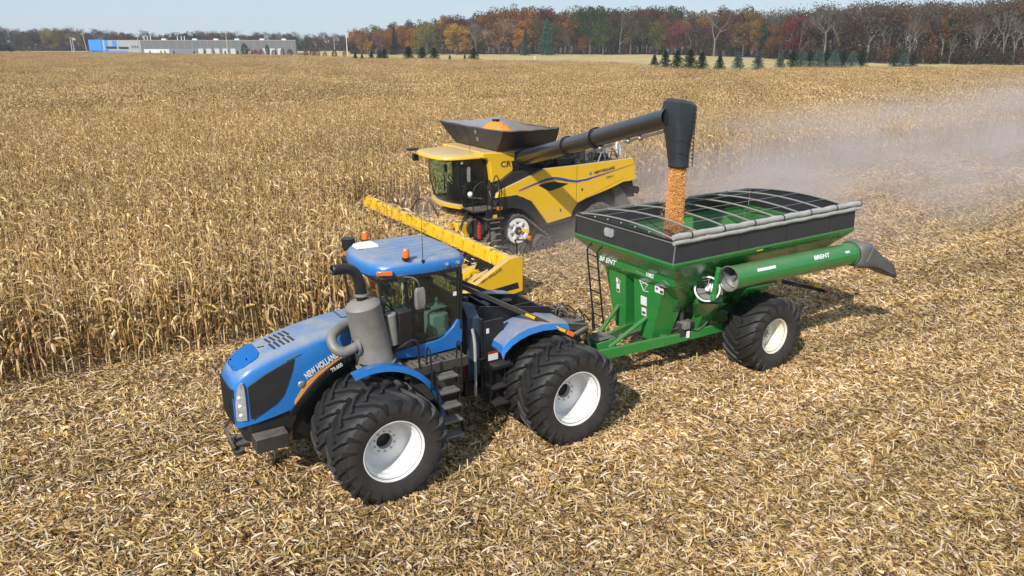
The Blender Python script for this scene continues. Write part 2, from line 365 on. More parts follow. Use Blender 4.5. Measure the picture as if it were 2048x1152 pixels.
# vents on top, hatch, logo
def hz(x, y):
    for p, q in zip(HS, HS[1:]):
        if q[0] <= x <= p[0]:
            f = (x - q[0]) / (p[0] - q[0]); z = q[2] + (p[2] - q[2]) * f; w = q[1] + (p[1] - q[1]) * f
            u = abs(y) / w; return z - .008 * min(u / .5, 1) - max(0, u - .5) * .1 - max(0, u - .78) * .36
    return 2.3
m = MB()
for i in range(2):
    for j in range(5):
        xa = 3.37 - j * .085; ya = -.23 + i * .30
        m.bar((xa, ya, hz(xa, ya) + .004), (xa - .03, ya + .25, hz(xa - .03, ya + .25) + .004), .036, .02)
m.build('vent_slot', M['black'], hood)
m = MB()
def strip(mb, pts, th=.022):
    """a sheet lying on the hood; pts = list of ((x, y), (x, y)) rungs"""
    for (a, b), (c, d) in zip(pts, pts[1:]):
        for i in range(4):
            for j in range(8):
                q = lambda s, t: tuple((a[k] * (1 - t) + b[k] * t) * (1 - s) + (c[k] * (1 - t) + d[k] * t) * s for k in (0, 1))
                P = [(*p, hz(*p)) for p in (q(i / 4, j / 8), q(i / 4, (j + 1) / 8), q((i + 1) / 4, (j + 1) / 8), q((i + 1) / 4, j / 8))]
                mb.loft([[(x, y, z - .01) for x, y, z in P], [(x, y, z + th) for x, y, z in P]])
strip(m, [((4.05, -.22), (4.05, .16)), ((4.02, -.31), (4.01, .28)), ((3.9, -.37), (3.9, .36)), ((3.78, -.385), (3.78, .38)), ((3.66, -.37), (3.66, .34)), ((3.60, -.3), (3.60, .22))])
m.build('front_hood_inset', M['blue_inset'], hood, smooth=60)
m = MB(); m.bar((3.56, -.02, hz(3.56, .02) + .004), (3.46, .06, hz(3.46, .06) + .004), .03, .014); m.build('hood_badge_slot', M['black'], hood)
m = MB(); m.bar((2.0, -.46, 2.84), (1.62, -.46, 2.862), .02, .012); m.bar((2.02, .1, 2.842), (2.02, -.46, 2.833), .02, .012); m.bar((2.0, .1, 2.842), (1.62, .12, 2.864), .02, .012); m.build('hood_hatch_seam', M['decal_dark'], hood)
m = MB(); m.bar((3.25, .576, 2.42), (2.98, .578, 2.5), .006, .02); m.build('hood_latch', M['steel'], hood)
# livery
m = MB(); st = [(3.15, 1.56, 1.62), (3.02, 1.7, 1.80), (2.9, 1.83, 1.93), (2.7, 2.0, 2.08), (2.4, 2.185, 2.225), (2.1, 2.325, 2.35), (1.8, 2.44, 2.46)]
for a, b in zip(st, st[1:]): m.hexa([(a[0], .572, a[1]), (b[0], .578, b[1]), (b[0], .590, b[1]), (a[0], .590, a[1]), (a[0], .572, a[2]), (b[0], .578, b[2]), (b[0], .590, b[2]), (a[0], .590, a[2])])
m.build('orange_stripe', M['orange'], hood)
text('NEW', 'lettering', .165, (2.90, .596, 2.0), (-.87, 0, .47), (0, 0, 1), M['white'], hood, bold=.006, xs=.56)
text('HOLLAND', 'lettering', .165, (2.69, .598, 2.12), (-.88, 0, .40), (0, 0, 1), M['white'], hood, bold=.006, xs=.56)
text('T9.600', 'lettering', .10, (2.45, .622, 2.035), (-.90, 0, .35), (0, 0, 1), M['white'], hood, bold=.002, xs=.8)
m = MB(); m.sphere((3.0, .59, 1.92), .07, 1, .3, 1); m.build('round_emblem', M['steel'], hood)
# wheel arch strip and black lower nose
m = MB(); arch = [(3.22, 1.40), (3.1, 1.53), (2.88, 1.72), (2.63, 1.95), (2.3, 2.16), (1.9, 2.28), (1.5, 2.32)]
for a, b in zip(arch, arch[1:]): m.bar((a[0], .55, a[1]), (b[0], .55, b[1]), .1, .11)
for i in range(26):
    t = i / 25 * (len(arch) - 1.001); k = int(t); f = t - k
    x = arch[k][0] * (1 - f) + arch[k + 1][0] * f; z = arch[k][1] * (1 - f) + arch[k + 1][1] * f
    m.box(x - .02, x + .02, .58, .612, z - .05, z + .05)
m.build('arch_trim', M['black'], hood)
m = MB(); m.loft([[(4.12, -.3, 1.33), (4.12, .3, 1.33), (3.95, .5, 1.33), (3.2, .52, 1.46), (3.0, .52, 1.5), (3.0, -.52, 1.5), (3.95, -.5, 1.33)], [(4.0, -.28, .95), (4.0, .28, .95), (3.85, .44, .93), (3.3, .46, .95), (3.25, .46, .95), (3.25, -.46, .95), (3.85, -.44, .93)]])
m.build('lower_nose', M['mesh'], TR, bevel=.02)
for sy in (1, -1):
    m = MB(); m.box(3.36, 3.93, *sorted((sy * .5, sy * .8)), .90, 1.17); m.build('weight_box', M['black_dusty'], TR, bevel=.015)
m = MB(); m.box(3.9, 4.22, -.16, .2, .78, .86); m.cyl((4.15, .05, .66), (4.15, .05, .98), .05); m.bar((4.05, -.35, 1.2), (4.2, -.4, .95), .05, .05); m.bar((4.2, -.4, .95), (4.2, .3, .85), .05, .05); m.cyl((4.12, .25, .72), (4.12, .25, .8), .1)
m.build('front_hitch', M['black_dusty'], TR, bevel=.005)
# exhaust canister
can_a, can_b = Vector((1.93, .98, 3.33)), Vector((1.74, .98, 2.2))
ax = (can_a - can_b).normalized(); Lc = (can_a - can_b).length
m = MB(); m.lathe([(.36, -.02), (.37, .02), (.345, .03), (.33, .06), (.31, Lc - .03), (.315, Lc - .01), (.30, Lc + .02), (.22, Lc + .07), (.11, Lc + .10), (.01, Lc + .10)], can_b, ax, 40)
m.box(1.36, 2.0, .68, 1.3, 2.14, 2.18)
can = m.build('exhaust_canister', M['can'], TR)
MB().tube(smooth_path([(1.95, .52, 2.86), (2.2, .62, 2.86), (2.46, .82, 2.8), (2.5, 1.0, 2.66), (2.36, 1.1, 2.58), (2.12, 1.08, 2.62), (1.9, 1.02, 2.66)]), .09, 16).build('exhaust_elbow', M['can'], can)
MB().lathe([(.13, 0), (.15, 0), (.15, .05), (.13, .05)], (2.1, 1.08, 2.62), (1, .1, -.1), 20).build('pipe_clamp', M['steel'], can)
m = MB(); m.tube(smooth_path([(1.93, .97, 3.4), (1.95, .97, 3.65), (1.99, .95, 3.86), (2.12, .93, 3.99), (2.42, .93, 4.02)]), [.088] * 24 + [.085], 18, caps=False)
m.build('exhaust_stack', M['black'], can, thick=.012)
MB().lathe([(.115, 0), (.13, 0), (.13, .05), (.115, .05)], (1.94, .97, 3.5), (0, 0, 1), 20).build('stack_clamp', M['steel'], can)
m = MB(); m.cyl((1.42, -.95, 2.6), (1.42, -.95, 3.9), .1); m.cyl((1.42, -.95, 3.86), (1.42, -.95, 4.05), .13); m.bar((1.42, -.95, 3.85), (1.3, -.6, 3.9), .04, .04)
m.build('air_intake_stack', M['black'], TR)
# electronics box and cylinder behind canister
m = MB(); m.box(1.08, 1.34, .93, 1.16, 2.42, 3.12); m.build('battery_box', M['black'], TR, bevel=.02)
m = MB(); m.cyl((1.42, 1.04, 2.5), (1.45, 1.04, 3.10), .11, seg=20); m.build('filter_cylinder', M['can'], TR, bevel=.02)
m = MB(); m.box(1.3, 1.36, 1.0, 1.115, 2.5, 2.8); m.box(1.5, 1.56, .88, .95, 2.4, 3.4); m.build('bracket', M['black_dusty'], TR)
# cab
CAB = empty('cab', (0, 0, 0), parent=TR)
def poly_tube(mb, pts, r, seg=6): mb.tube(pts, r, seg)
m = MB()
ZB, ZT = 2.3, 3.68
for sy in (1, -1):
    for xb, xt, yb, yt, wd in ((1.46, 1.56, .86, .9, .07), (.04, -.02, .9, .93, .11), (1.0, 1.1, .93, .95, .05)):
        m.bar((xb, sy * yb, ZB), (xt, sy * yt, ZT), wd, .06, up=(1, 0, 0))
    m.bar((1.56, sy * .92, ZT), (-.02, sy * .94, ZT), .07, .08); m.bar((1.4, sy * .9, ZB + .08), (.02, sy * .92, ZB + .08), .06, .08)
m.bar((1.58, -.9, ZT), (1.58, .9, ZT), .06, .08); m.bar((-.04, -.93, ZT), (-.04, .93, ZT), .06, .08)
m.bar((-.0, -.9, ZB + .4), (-.0, .9, ZB + .4), .06, .8); m.bar((1.5, -.88, ZB + .1), (1.5, .88, ZB + .1), .06, .4)
m.box(0, 1.5, -.88, .88, 2.12, 2.3)
m.build('cab_frame', M['black'], CAB, bevel=.008)
m = MB()
for sy in (1, -1):
    m.poly([(1.46, sy * .885, ZB + .1), (.05, sy * .905, ZB + .1), (.0, sy * .935, ZT), (1.55, sy * .915, ZT)])
m.build('side_window', M['glass'], CAB)
m = MB(); m.poly([(1.5, -.85, ZB + .25), (1.5, .85, ZB + .25), (1.57, .9, ZT), (1.57, -.9, ZT)]); m.build('windscreen', M['glass'], CAB)
m = MB(); m.poly([(.0, -.85, 2.75), (.0, .85, 2.75), (-.03, .9, ZT), (-.03, -.9, ZT)]); m.build('rear_window', M['glass'], CAB)
for sy in (1, -1):
    o = plate('cab_sill', [(1.42, 2.16), (.75, 2.1), (.1, 2.12), (-.03, 2.22), (-.05, 2.66), (.03, 2.72), (.16, 2.56), (.32, 2.42), (.5, 2.36), (1.38, 2.31)], .965, .07, M['blue_clean'], CAB, bevel=.015)
    if sy < 0: o.scale = (1, -1, 1)
# roof
def plan(sc, ex):
    P = []
    base = [(-.2, -.8), (-.24, -.4), (-.25, 0), (-.24, .4), (-.2, .8), (-.05, .96), (.5, .99), (1.15, .96), (1.47, .84), (1.62, .6), (1.68, .3), (1.70, 0), (1.68, -.3), (1.62, -.6), (1.47, -.84), (1.15, -.96), (.5, -.99), (-.05, -.96)]
    for x, y in base: P.append((.76 + (x - .76) * sc, y * sc))
    return P
m = MB(); m.loft([[(x, y, z) for x, y in plan(s, 0)] for s, z in ((.92, 3.69), (.985, 3.70), (1.0, 3.76), (.995, 3.84), (.97, 3.90), (.92, 3.945), (.86, 3.965))])
for k in range(8):
    y = -.7 + k * .2; m.bar((.0, y, 3.966), (1.45 - abs(y) * .25, y, 3.966), .15, .022)
roof = m.build('cab_roof', M['blue'], CAB, bevel=.012, smooth=60)
for sy in (1, -1):
    m = MB(); m.bar((1.57, sy * .80, 3.79), (1.32, sy * .94, 3.79), .06, .08); m.build('marker_light', M['amber'], roof, bevel=.01)
for x, y in ((1.02, .82), (1.14, -.82)):
    e = MB(); e.cyl((x, y + .05, 3.86), (x, y + .05, 4.0), .018, seg=8); e.cyl((x, y + .05, 3.99), (x, y + .05, 4.03), .075); e = e.build('beacon_base', M['black'], roof)
    b = MB(); b.lathe([(.066, 4.03), (.062, 4.16), (.045, 4.185), (.001, 4.19)], (x, y + .05, 0), (0, 0, 1), 20); b.build('beacon_lens', M['amber'], roof)
m = MB(); m.cyl((.72, .93, 3.85), (.72, .93, 3.95), .03, seg=8); m.tube([(.72, .93, 3.9), (.73, .94, 4.75)], [.008, .004], 5); m.build('whip_antenna', M['black'], roof)
m = MB(); m.loft([[(1.28 + a * .22, -.42 + b * .17, 3.975) for a, b in ((-1, -1), (-1, 1), (1, .8), (1, -.8))], [(1.28 + a * .2, -.42 + b * .155, 4.03) for a, b in ((-1, -1), (-1, 1), (1, .8), (1, -.8))], [(1.28 + a * .12, -.42 + b * .09, 4.06) for a, b in ((-1, -1), (-1, 1), (1, .8), (1, -.8))]])
m.build('gps_receiver', M['white'], roof, bevel=.01)
m = MB()
for x in (.05, .28): m.cyl((x, .96, 3.80), (x, 1.02, 3.83), .035, seg=10); m.cyl((x, .97, 3.74), (x, .98, 3.82), .012, seg=6)
m.build('work_light', M['steel'], roof)
m = MB(); m.box(1.05, 1.25, .9, 1.0, 3.62, 3.74); m.tube(smooth_path([(1.15, .98, 3.7), (1.05, 1.14, 3.72), (.98, 1.24, 3.66), (.96, 1.27, 3.55)]), .02, 8)
mir = m.build('mirror_arm', M['black_dusty'], CAB)
m = MB(); m.loft([[(.965 + a * .10 * s, 1.27 + c, 3.36 + b * .2 * s) for a, b in ((-.8, -1), (.8, -1), (1, -.6), (1, .7), (.75, 1), (-.75, 1), (-1, .7), (-1, -.6))] for c, s in ((-.05, .85), (-.02, 1), (.03, 1), (.05, .85))])
m.build('mirror', M['can'], mir, bevel=.01)
# interior
m = MB(); m.box(.35, .9, -.28, .28, 2.3, 2.75); m.loft([[(.36, -.26, 2.75), (.36, .26, 2.75), (.5, .26, 2.75), (.5, -.26, 2.75)], [(.16, -.24, 3.35), (.16, .24, 3.35), (.28, .24, 3.35), (.28, -.24, 3.35)]]); m.box(.14, .26, -.13, .13, 3.38, 3.58)
m.build('driver_seat', M['seat'], CAB, bevel=.03)
m = MB(); m.box(.12, .5, .38, .75, 2.3, 2.78); m.build('side_console', M['teal'], CAB, bevel=.04)
m = MB(); m.cyl((.3, .55, 2.9), (.3, .55, 3.07), .04); m.box(.14, .46, .4, .7, 2.88, 2.91); m.cyl((.3, .5, 2.75), (.3, .5, 2.9), .03); m.build('water_bottle', M['teal'], CAB)
m = MB(); m.bar((1.4, 0, 2.3), (1.15, 0, 2.95), .12, .12); m.tube([(1.1 + .08 * math.sin(t * .4488), .2 * math.cos(t * .4488), 3.0 + .18 * math.sin(t * .4488)) for t in range(15)], .018, 6, caps=False); m.box(.8, .95, -.62, -.4, 2.9, 3.15); m.box(1.2, 1.25, .55, .75, 3.3, 3.42)
m.build('steering_wheel', M['black'], CAB)
m = MB(); m.bar((.12, .92, 3.2), (.05, .925, 3.2), .004, .08); m.build('window_sticker', M['white'], CAB)
# platform and steps
m = MB(); m.box(.05, 1.35, .9, 1.32, 2.02, 2.06); m.box(.05, 1.35, 1.3, 1.34, 1.9, 2.08); m.box(.1, 1.2, .5, 1.2, 1.3, 2.0)
for k in range(11):
    x = .1 + k * .12; m.bar((x, .92, 2.07), (x + .06, 1.3, 2.07), .02, .015); m.bar((x + .06, .92, 2.07), (x, 1.3, 2.07), .02, .015)
m.build('cab_platform', M['black_dusty'], TR)
ST = empty('boarding_steps', parent=TR)
for k in range(5):
    z = 1.86 - k * .275; y = 1.38 + k * .055; m = MB()
    m.box(.4, .78, y - .02, y + .02, z - .02, z + .015); m.box(.4, .78, y + .16, y + .2, z - .02, z + .015)
    for j in range(5): m.box(.4, .78, y + .02 + j * .03, y + .035 + j * .03, z, z + .012)
    m.build('step', M['grate'], ST)
m = MB()
for x in (.375, .8): m.bar((x, 1.42, 1.98), (x, 1.7, .72), .09, .02, up=(1, 0, 0))
for x in (.28, .9): m.tube(smooth_path([(x, 1.3, 2.0), (x, 1.34, 2.35), (x, 1.42, 2.45), (x, 1.5, 2.3), (x, 1.5, 1.75), (x, 1.45, 1.6)]), .018, 6)
m.tube(smooth_path([(1.4, .98, 2.3), (1.38, 1.25, 2.5), (1.1, 1.34, 2.6), (1.05, 1.34, 2.05)]), .02, 6)
m.tube([(.0, .98, 2.5), (-.02, 1.02, 3.6)], .018, 6)
m.build('handrail', M['black'], ST)
# fenders
def arcpts(cx, cz, R, a0, a1, n): return [(cx + R * math.cos(rad(a0 + (a1 - a0) * i / n)), cz + R * math.sin(rad(a0 + (a1 - a0) * i / n))) for i in range(n + 1)]
for sy in (1, -1):
    m = MB(); A = arcpts(1.945, 1.0, 1.32, 72, 182, 18); B = arcpts(1.945, 1.0, 1.22, 72, 182, 18)
    secs = [[(a[0], sy * 1.30, a[1]), (a[0], sy * 1.44, a[1]), (b[0], sy * 1.48, b[1]), (b[0], sy * 1.45, b[1]), (b[0] * .4 + a[0] * .6, sy * 1.4, b[1] * .4 + a[1] * .6), (b[0] * .4 + a[0] * .6, sy * 1.30, b[1] * .4 + a[1] * .6)] for a, b in zip(A, B)]
    m.loft(secs); m.build('front_fender', M['blue_clean'], TR, smooth=40)
    m = MB(); m.loft([[(a[0], sy * .62, a[1]), (a[0], sy * 1.31, a[1]), (b[0], sy * 1.31, b[1]), (b[0], sy * .62, b[1])] for a, b in zip(arcpts(1.945, 1, 1.29, 84, 182, 18), arcpts(1.945, 1, 1.26, 84, 182, 18))]); m.build('fender_liner', M['black'], TR)
    m = MB(); A = [(-.72, 1.98), (-.76, 2.09), (-.92, 2.22), (-1.12, 2.31), (-1.35, 2.37), (-1.65, 2.39), (-1.95, 2.36), (-2.3, 2.28)]
    secs = []
    for i, a in enumerate(A):
        f = min(1, (i + 1) / 4.)
        secs.append([(a[0], sy * .62, a[1] - .03), (a[0], sy * .66, a[1]), (a[0], sy * 1.2, a[1] - .005), (a[0] + .01, sy * 1.29, a[1] - .035), (a[0] - .0, sy * 1.34, a[1] - .15), (a[0] - .03, sy * 1.33, a[1] - .155), (a[0] - .03, sy * 1.24, a[1] - .07), (a[0] - .03, sy * .7, a[1] - .05)])
    m.loft(secs); m.build('rear_fender', M['blue_dusty'], TR, smooth=28)
# fuel tank and rear body
m = MB(); m.loft([[(x, -.75, 1.15), (x, .55, 1.15), (x, .82, 1.4), (x, .82, z - .22), (x, .6, z), (x, -.75, z)] for x, z in ((-.22, 2.86), (-.52, 2.76))]); tank = m.build('fuel_tank', M['navy'], TR, bevel=.02)
m = MB(); m.cyl((-.46, .3, 2.72), (-.46, .3, 2.86), .07); m.tube(smooth_path([(-.52, .3, 2.82), (-.46, .3, 2.93), (-.4, .3, 2.82)]), .012, 5); m.build('fuel_cap', M['black_dusty'], tank)
m = MB(); m.prism([(-.52, 1.1), (-.52, 2.6), (-.62, 2.72), (-2.3, 2.42), (-2.45, 2.1), (-2.3, 1.2)], .58, .62, 'y'); m.prism([(-.52, 1.4), (-.52, 2.6), (-.62, 2.66), (-2.3, 2.36), (-2.4, 1.6)], -.62, -.58, 'y')
m.box(-.56, -.5, -.6, .86, 1.05, 2.55); m.box(-1.45, -1.4, -.58, .58, 1.5, 2.5); m.box(-2.3, -2.25, -.58, .58, 1.4, 2.35); m.box(-1.05, -1.0, -.58, .58, 1.4, 2.56); m.box(-.54, -2.3, -.02, .02, 1.4, 2.36); m.box(-.5, -2.3, -.56, .56, 1.4, 1.5)
m.box(-1.3, -.9, -.4, -.1, 1.6, 2.45); m.cyl((-1.8, -.3, 1.6), (-1.8, -.3, 2.4), .12)
m.build('rear_body', M['black'], TR, bevel=.006)
m = MB(); m.box(-.56, -1.0, .84, .9, .75, 2.5); m.box(-.62, -1.0, .82, 1.15, 1.55, 1.62); m.box(-.62, -.95, .86, 1.12, 1.1, 1.14); m.box(-.62, -.95, .86, 1.2, .78, .82); m.bar((-.62, 1.0, .8), (-.62, 1.0, 1.6), .03, .03); m.bar((-.95, 1.1, .8), (-.95, 1.0, 1.6), .03, .03)
m.box(-.35, -1.0, .5, .9, 1.7, 1.74)
m.build('rear_step_unit', M['black'], TR, bevel=.005)
m = MB(); m.tube(smooth_path([(-.3, .88, 2.4), (-.32, .93, 2.1), (-.33, .93, 1.4), (-.32, .93, 1.0)]), .03, 8); m.build('hydraulic_hose', M['tarp'], TR)
m = MB(); m.box(-.2, -.32, .62, .72, 1.3, 1.7); m.build('fire_extinguisher', M['red'], TR, bevel=.03)
m = MB(); m.box(-.64, -.86, .9, .906, 1.66, 1.84); m.build('warning_sticker', M['white'], TR)
m = MB(); m.box(-.64, -.86, .9, .91, 1.8, 1.85); m.build('sticker_band', M['red'], TR)
m = MB(); m.box(-.6, -.66, .9, .907, 2.25, 2.35); m.box(-1.9, -1.96, .62, .625, 2.3, 2.35); m.build('small_sticker', M['white'], TR)
for sy in (1, -1):
    m = MB(); m.bar((-.02, sy * .55, 3.32), (-2.25, sy * 1.36, 2.1), .07, .08); lb = m.build('light_boom', M['black_dusty'], TR)
    m = MB()
    for t0, t1 in ((.62, .70), (.88, .97)):
        a = Vector((-.02, .55, 3.32)).lerp(Vector((-2.25, 1.36, 2.1)), t0); b = Vector((-.02, .55, 3.32)).lerp(Vector((-2.25, 1.36, 2.1)), t1)
        off = Vector((.012, .036, .0)); a += off; b += off; a.y *= sy; b.y *= sy; m.bar(a, b, .02, .06)
    m.build('yellow_reflector', M['reflect_y'], lb)
    m = MB(); m.bar((-2.2, sy * 1.39, 2.12), (-2.33, sy * 1.43, 2.05), .06, .085); m.build('amber_lamp', M['amber'], lb)
# rear hitch and hydraulics
rnd = random.Random(4)
m = MB(); m.box(-3.3, -2.3, -.4, .4, 1.0, 1.55); m.box(-3.75, -3.2, -.25, .25, .62, .72)
m.box(-3.35, -2.75, .12, .5, 1.55, 1.9); m.box(-3.3, -2.9, -.55, -.2, 1.5, 1.95); m.box(-2.75, -2.4, -.35, .1, 1.5, 1.95)
for sy in (1, -1):
    m.bar((-2.6, sy * .5, 1.9), (-3.3, sy * .58, 1.75), .1, .16); m.bar((-3.3, sy * .58, 1.7), (-3.55, sy * .55, .9), .05, .05); m.bar((-2.4, sy * .5, .9), (-3.7, sy * .5, .8), .08, .12); m.cyl((-2.5, sy * .62, 1.5), (-3.3, sy * .62, 1.75), .06)
m.build('rear_hitch', M['black_dusty'], TR, bevel=.012)
m = MB()
for k in range(12):
    x = -2.5 - rnd.random() * .8; y = rnd.uniform(-.5, .5); m.tube(smooth_path([(x, y, 1.6), (x - .1, y + rnd.uniform(-.2, .2), 1.95 + rnd.random() * .12), (x - .3 - rnd.random() * .3, y + rnd.uniform(-.2, .2), 1.7)]), .018, 6)
for k in range(8): m.cyl((-3.0 - .05 * (k % 4), -.3 + .09 * k, 1.6), (-3.0 - .05 * (k % 4), -.3 + .09 * k, 1.98), .035, seg=8)
m.build('hydraulic_valves', M['black_dusty'], TR)
# ================================================================ GRAIN CART
GC = empty('grain_cart', (5.374, 18.963, 0), rad(180 + 33.2))
tag(GC, 'green grain cart hitched behind the blue tractor, with black side panels and folded auger tube', 'grain cart')
ct = tyre_mb(.95, .92, .43, 20, .055, .1, .42).build('tyre', [M['rubber'], M['sidewall']], smooth=40)
crm = rim_mb(.437, .92, .08, .12, 10, 1).build('rim', [M['cream_rim'], M['black'], M['steel']], smooth=30)
wheel(GC, ct, crm, (0, 1.36, .93), False, .3, True); wheel(GC, ct, crm, (0, -1.36, .93), True, 1.)
def rect(x0, x1, y0, y1, z): return [(x0, y0, z), (x1, y0, z), (x1, y1, z), (x0, y1, z)]
# hopper, steel
XF, XR, YW = 3.50, -2.72, 1.69
m = MB()
m.loft([rect(XR, XF, -YW, YW, 3.24), rect(XR + .02, XF - .02, -YW + .01, YW - .01, 3.16), rect(XR + .5, XF - .42, -YW + .36, YW - .36, 2.76), rect(XR + .62, XF - .44, -YW + .38, YW - .38, 2.6), rect(-1.0, 2.5, -.95, .95, 2.1), rect(.4, 2.2, -.3, .3, 1.25)], caps=False)
m.build('hopper', M['green'], GC, thick=.02, smooth=20)
m = MB()
for a, b in (((XF, -YW), (XF, YW)), ((XF, YW), (XR, YW)), ((XR, YW), (XR, -YW)), ((XR, -YW), (XF, -YW))): m.bar((*a, 3.235), (*b, 3.235), .05, .06)
m.build('hopper_rim', M['green'], GC, bevel=.008)
# vertical strip of the front panel with ribs
m = MB(); m.box(3.03, 3.07, -1.28, 1.27, 2.58, 2.76); m.prism([(1.27, 2.58), (1.27, 2.76), (1.0, 2.76)], 3.03, 3.07, 'x')
m.prism([(3.0, 2.76), (3.0, 2.52), (2.3, 2.5), (-2.0, 2.62), (-2.0, 2.76)], 1.24, 1.28, 'y'); m.prism([(3.0, 2.76), (3.0, 2.52), (2.3, 2.5), (-2.0, 2.62), (-2.0, 2.76)], -1.28, -1.24, 'y')
sp = m.build('front_strip', M['green'], GC, bevel=.006)
text('BRENT', 'lettering', .17, (3.08, -1.22, 2.62), (0, 1, 0), (0, 0, 1), M['white'], sp, shear=.25, bold=.004, xs=1.15)
text('1082', 'lettering', .13, (3.08, .42, 2.63), (0, 1, 0), (0, 0, 1), M['white'], sp, shear=.25, bold=.004)
m = MB(); m.prism([(-.22, 2.74), (.0, 2.72), (.38, 2.66), (.36, 2.62), (.15, 2.64)], 3.07, 3.075, 'x'); m.prism([(.85, 2.72), (1.0, 2.7), (1.22, 2.6), (1.1, 2.6)], 3.07, 3.075, 'x'); m.build('silver_swoosh', M['steel'], sp)
# black extension panels
ZP0, ZP1 = 3.25, 3.71
m = MB()
for sy in (1, -1):
    m.hexa([(XR, sy * YW, ZP0), (XF, sy * YW, ZP0), (XF, sy * (YW - .02), ZP0), (XR, sy * (YW - .02), ZP0), (XR, sy * (YW - .02), ZP1 + .01), (XF - .04, sy * (YW - .02), ZP1), (XF - .04, sy * (YW - .04), ZP1), (XR, sy * (YW - .04), ZP1 + .01)])
for x, d in ((XF, -.04), (XR, .0)):
    h = .01 if x < 0 else 0
    m.prism([(-YW + .03, ZP0), (YW - .03, ZP0), (YW - .05, ZP1 + h)] + [(y, ZP1 + h + .13 * (1 - (y / 1.6) ** 2)) for y in [1.45 - .29 * i for i in range(11)]] + [(-YW + .05, ZP1 + h)], x - .03 + d, x + d, 'x')
bp = m.build('black_side_panel', M['fabric'], GC, bevel=.004)
m = MB()
for z in (ZP0, ):
    for sy in (1, -1): m.bar((XR, sy * (YW + .006), z), (XF, sy * (YW + .006), z), .02, .03)
    m.bar((XF + .006, -YW, z), (XF + .006, YW, z), .02, .03)
m.bar((XF - .028, -YW, ZP1 - .01), (XF - .028, YW, ZP1 - .01), .03, .025)
m.bar((XF + .005, YW, ZP0), (XF - .03, YW, ZP1), .02, .02)
for sy in (1, -1): m.bar((XR, sy * (YW - .02), ZP1 + .02), (XF - .04, sy * (YW - .02), ZP1 + .01), .05, .05)
for i in range(7):
    y = -1.4 + i * .46; m.sphere((XF - .02, y, ZP1 + .03 + .08 * (1 - (y / 1.6) ** 2)), .022)
for x in (XF - .02, XF - .005): pass
m.build('panel_trim', M['steel'], bp)
m = MB(); m.loft([[(XF - .012 + d, -.42 + a * .16 * s, 3.52 + b * .1 * s) for a, b in ((-.7, -1), (.7, -1), (1, -.6), (1, .6), (.7, 1), (-.7, 1), (-1, .6), (-1, -.6))] for d, s in ((-.02, 1), (.012, 1), (.014, .9))]); m.build('sight_window', M['lens'], bp)
m = MB()
for i in range(3):
    x = 1.5 - i * 1.6; m.box(x, x + .006, YW, YW + .003, ZP0, ZP1)
m.box(.4, .62, YW - .0, YW + .008, 3.17, 3.21); m.build('panel_seam', M['black'], bp)
m = MB(); m.bar((.9, YW + .005, 3.19), (.7, YW + .005, 3.19), .01, .05); m.build('yellow_reflector', M['reflect_y'], GC)
# tarp bows and rolled tarp
ZB0 = ZP1 + .03
m = MB()
for i in range(8):
    x = XF - .12 - i * (XF - XR - .2) / 7; z0 = ZB0 + .01 * i / 7
    m.tube([(x, y, z0 + .13 * (1 - (y / 1.62) ** 2)) for y in [-1.6 + .2 * j for j in range(17)]], .021, 6)
for y in (-.8, .05, .85): m.tube([(XF - .1, y, ZB0 + .125 * (1 - (y / 1.62) ** 2)), (XR + .1, y, ZB0 + .02 + .125 * (1 - (y / 1.62) ** 2))], .006, 4)
m.build('tarp_bow', M['bow'], GC)
for xa, xb in ((XF - .06, XF - .95), (XR + 1.75, XR + .06)):
    m = MB(); m.loft([[(x_, y, ZB0 - .01 + .125 * (1 - (y / 1.62) ** 2)) for y in [-1.6 + .2 * j for j in range(17)]] for x_ in (xa, xb)], closed=False); m.build('mesh_cover', M['net'], GC)
m = MB(); rn = random.Random(8); pts = []; rs = []
for i in range(40):
    t = i / 39; pts.append((XF + .02 + (XR - XF - .15) * t, YW - .03 + .006 * math.sin(t * 40), ZP1 + .12 + .02 * t + .006 * math.sin(t * 55))); rs.append(.066 + .007 * rn.random() - (.012 if i % 6 == 0 else 0))
m.tube(pts, rs, 14); pts2 = [(p[0], p[1] + .03, p[2] - .12 + .004 * math.sin(i)) for i, p in enumerate(pts)]; m.tube(pts2, [.045 + .006 * rn.random() for _ in pts2], 10)
tp = m.build('rolled_tarp', M['tarp'], GC, smooth=50)
m = MB()
for i in range(7):
    p = pts[3 + i * 6]; m.lathe([(.078, -.02), (.083, 0), (.078, .02)], p, (1, 0, 0), 14)
m.tube([(XF - .02, -YW, ZP1 + .05), (XF + .0, YW - .02, ZP1 + .05)], .02, 6)
m.build('tarp_strap', M['black'], tp)
# front legs
m = MB()
def leg(y0t, y1t, y0b, y1b, x0, x1, side):
    m.loft([[(x1, y0b, .95), (x1, y1b, .95), (x0, y1b + side * .05, .95), (x0, y0b, .95)], [(x1 + .12, y0t, 2.5), (x1 + .12, y1t, 2.5), (x0, y1t + side * .18, 2.56), (x0, y0t, 2.56)]])
leg(-1.30, -.52, -.93, -.55, 2.15, 2.72, .0)
leg(-.22, .78, -.22, .36, 2.15, 2.72, 1)
m.build('front_leg', M['green'], GC, bevel=.006)
m = MB(); m.loft([[(1.55, .1, .95), (1.55, .62, 1.0), (1.25, .62, 1.0), (1.25, .1, .95)], [(1.7, .3, 1.9), (1.7, 1.15, 2.0), (1.1, 1.15, 2.0), (1.1, .3, 1.9)]])
m.loft([[(.2, -.7, 1.2), (.2, .7, 1.2), (-.3, .7, 1.2), (-.3, -.7, 1.2)], [(-.2, -1.0, 2.3), (-.2, 1.0, 2.3), (-1.0, 1.0, 2.3), (-1.0, -1.0, 2.3)]])
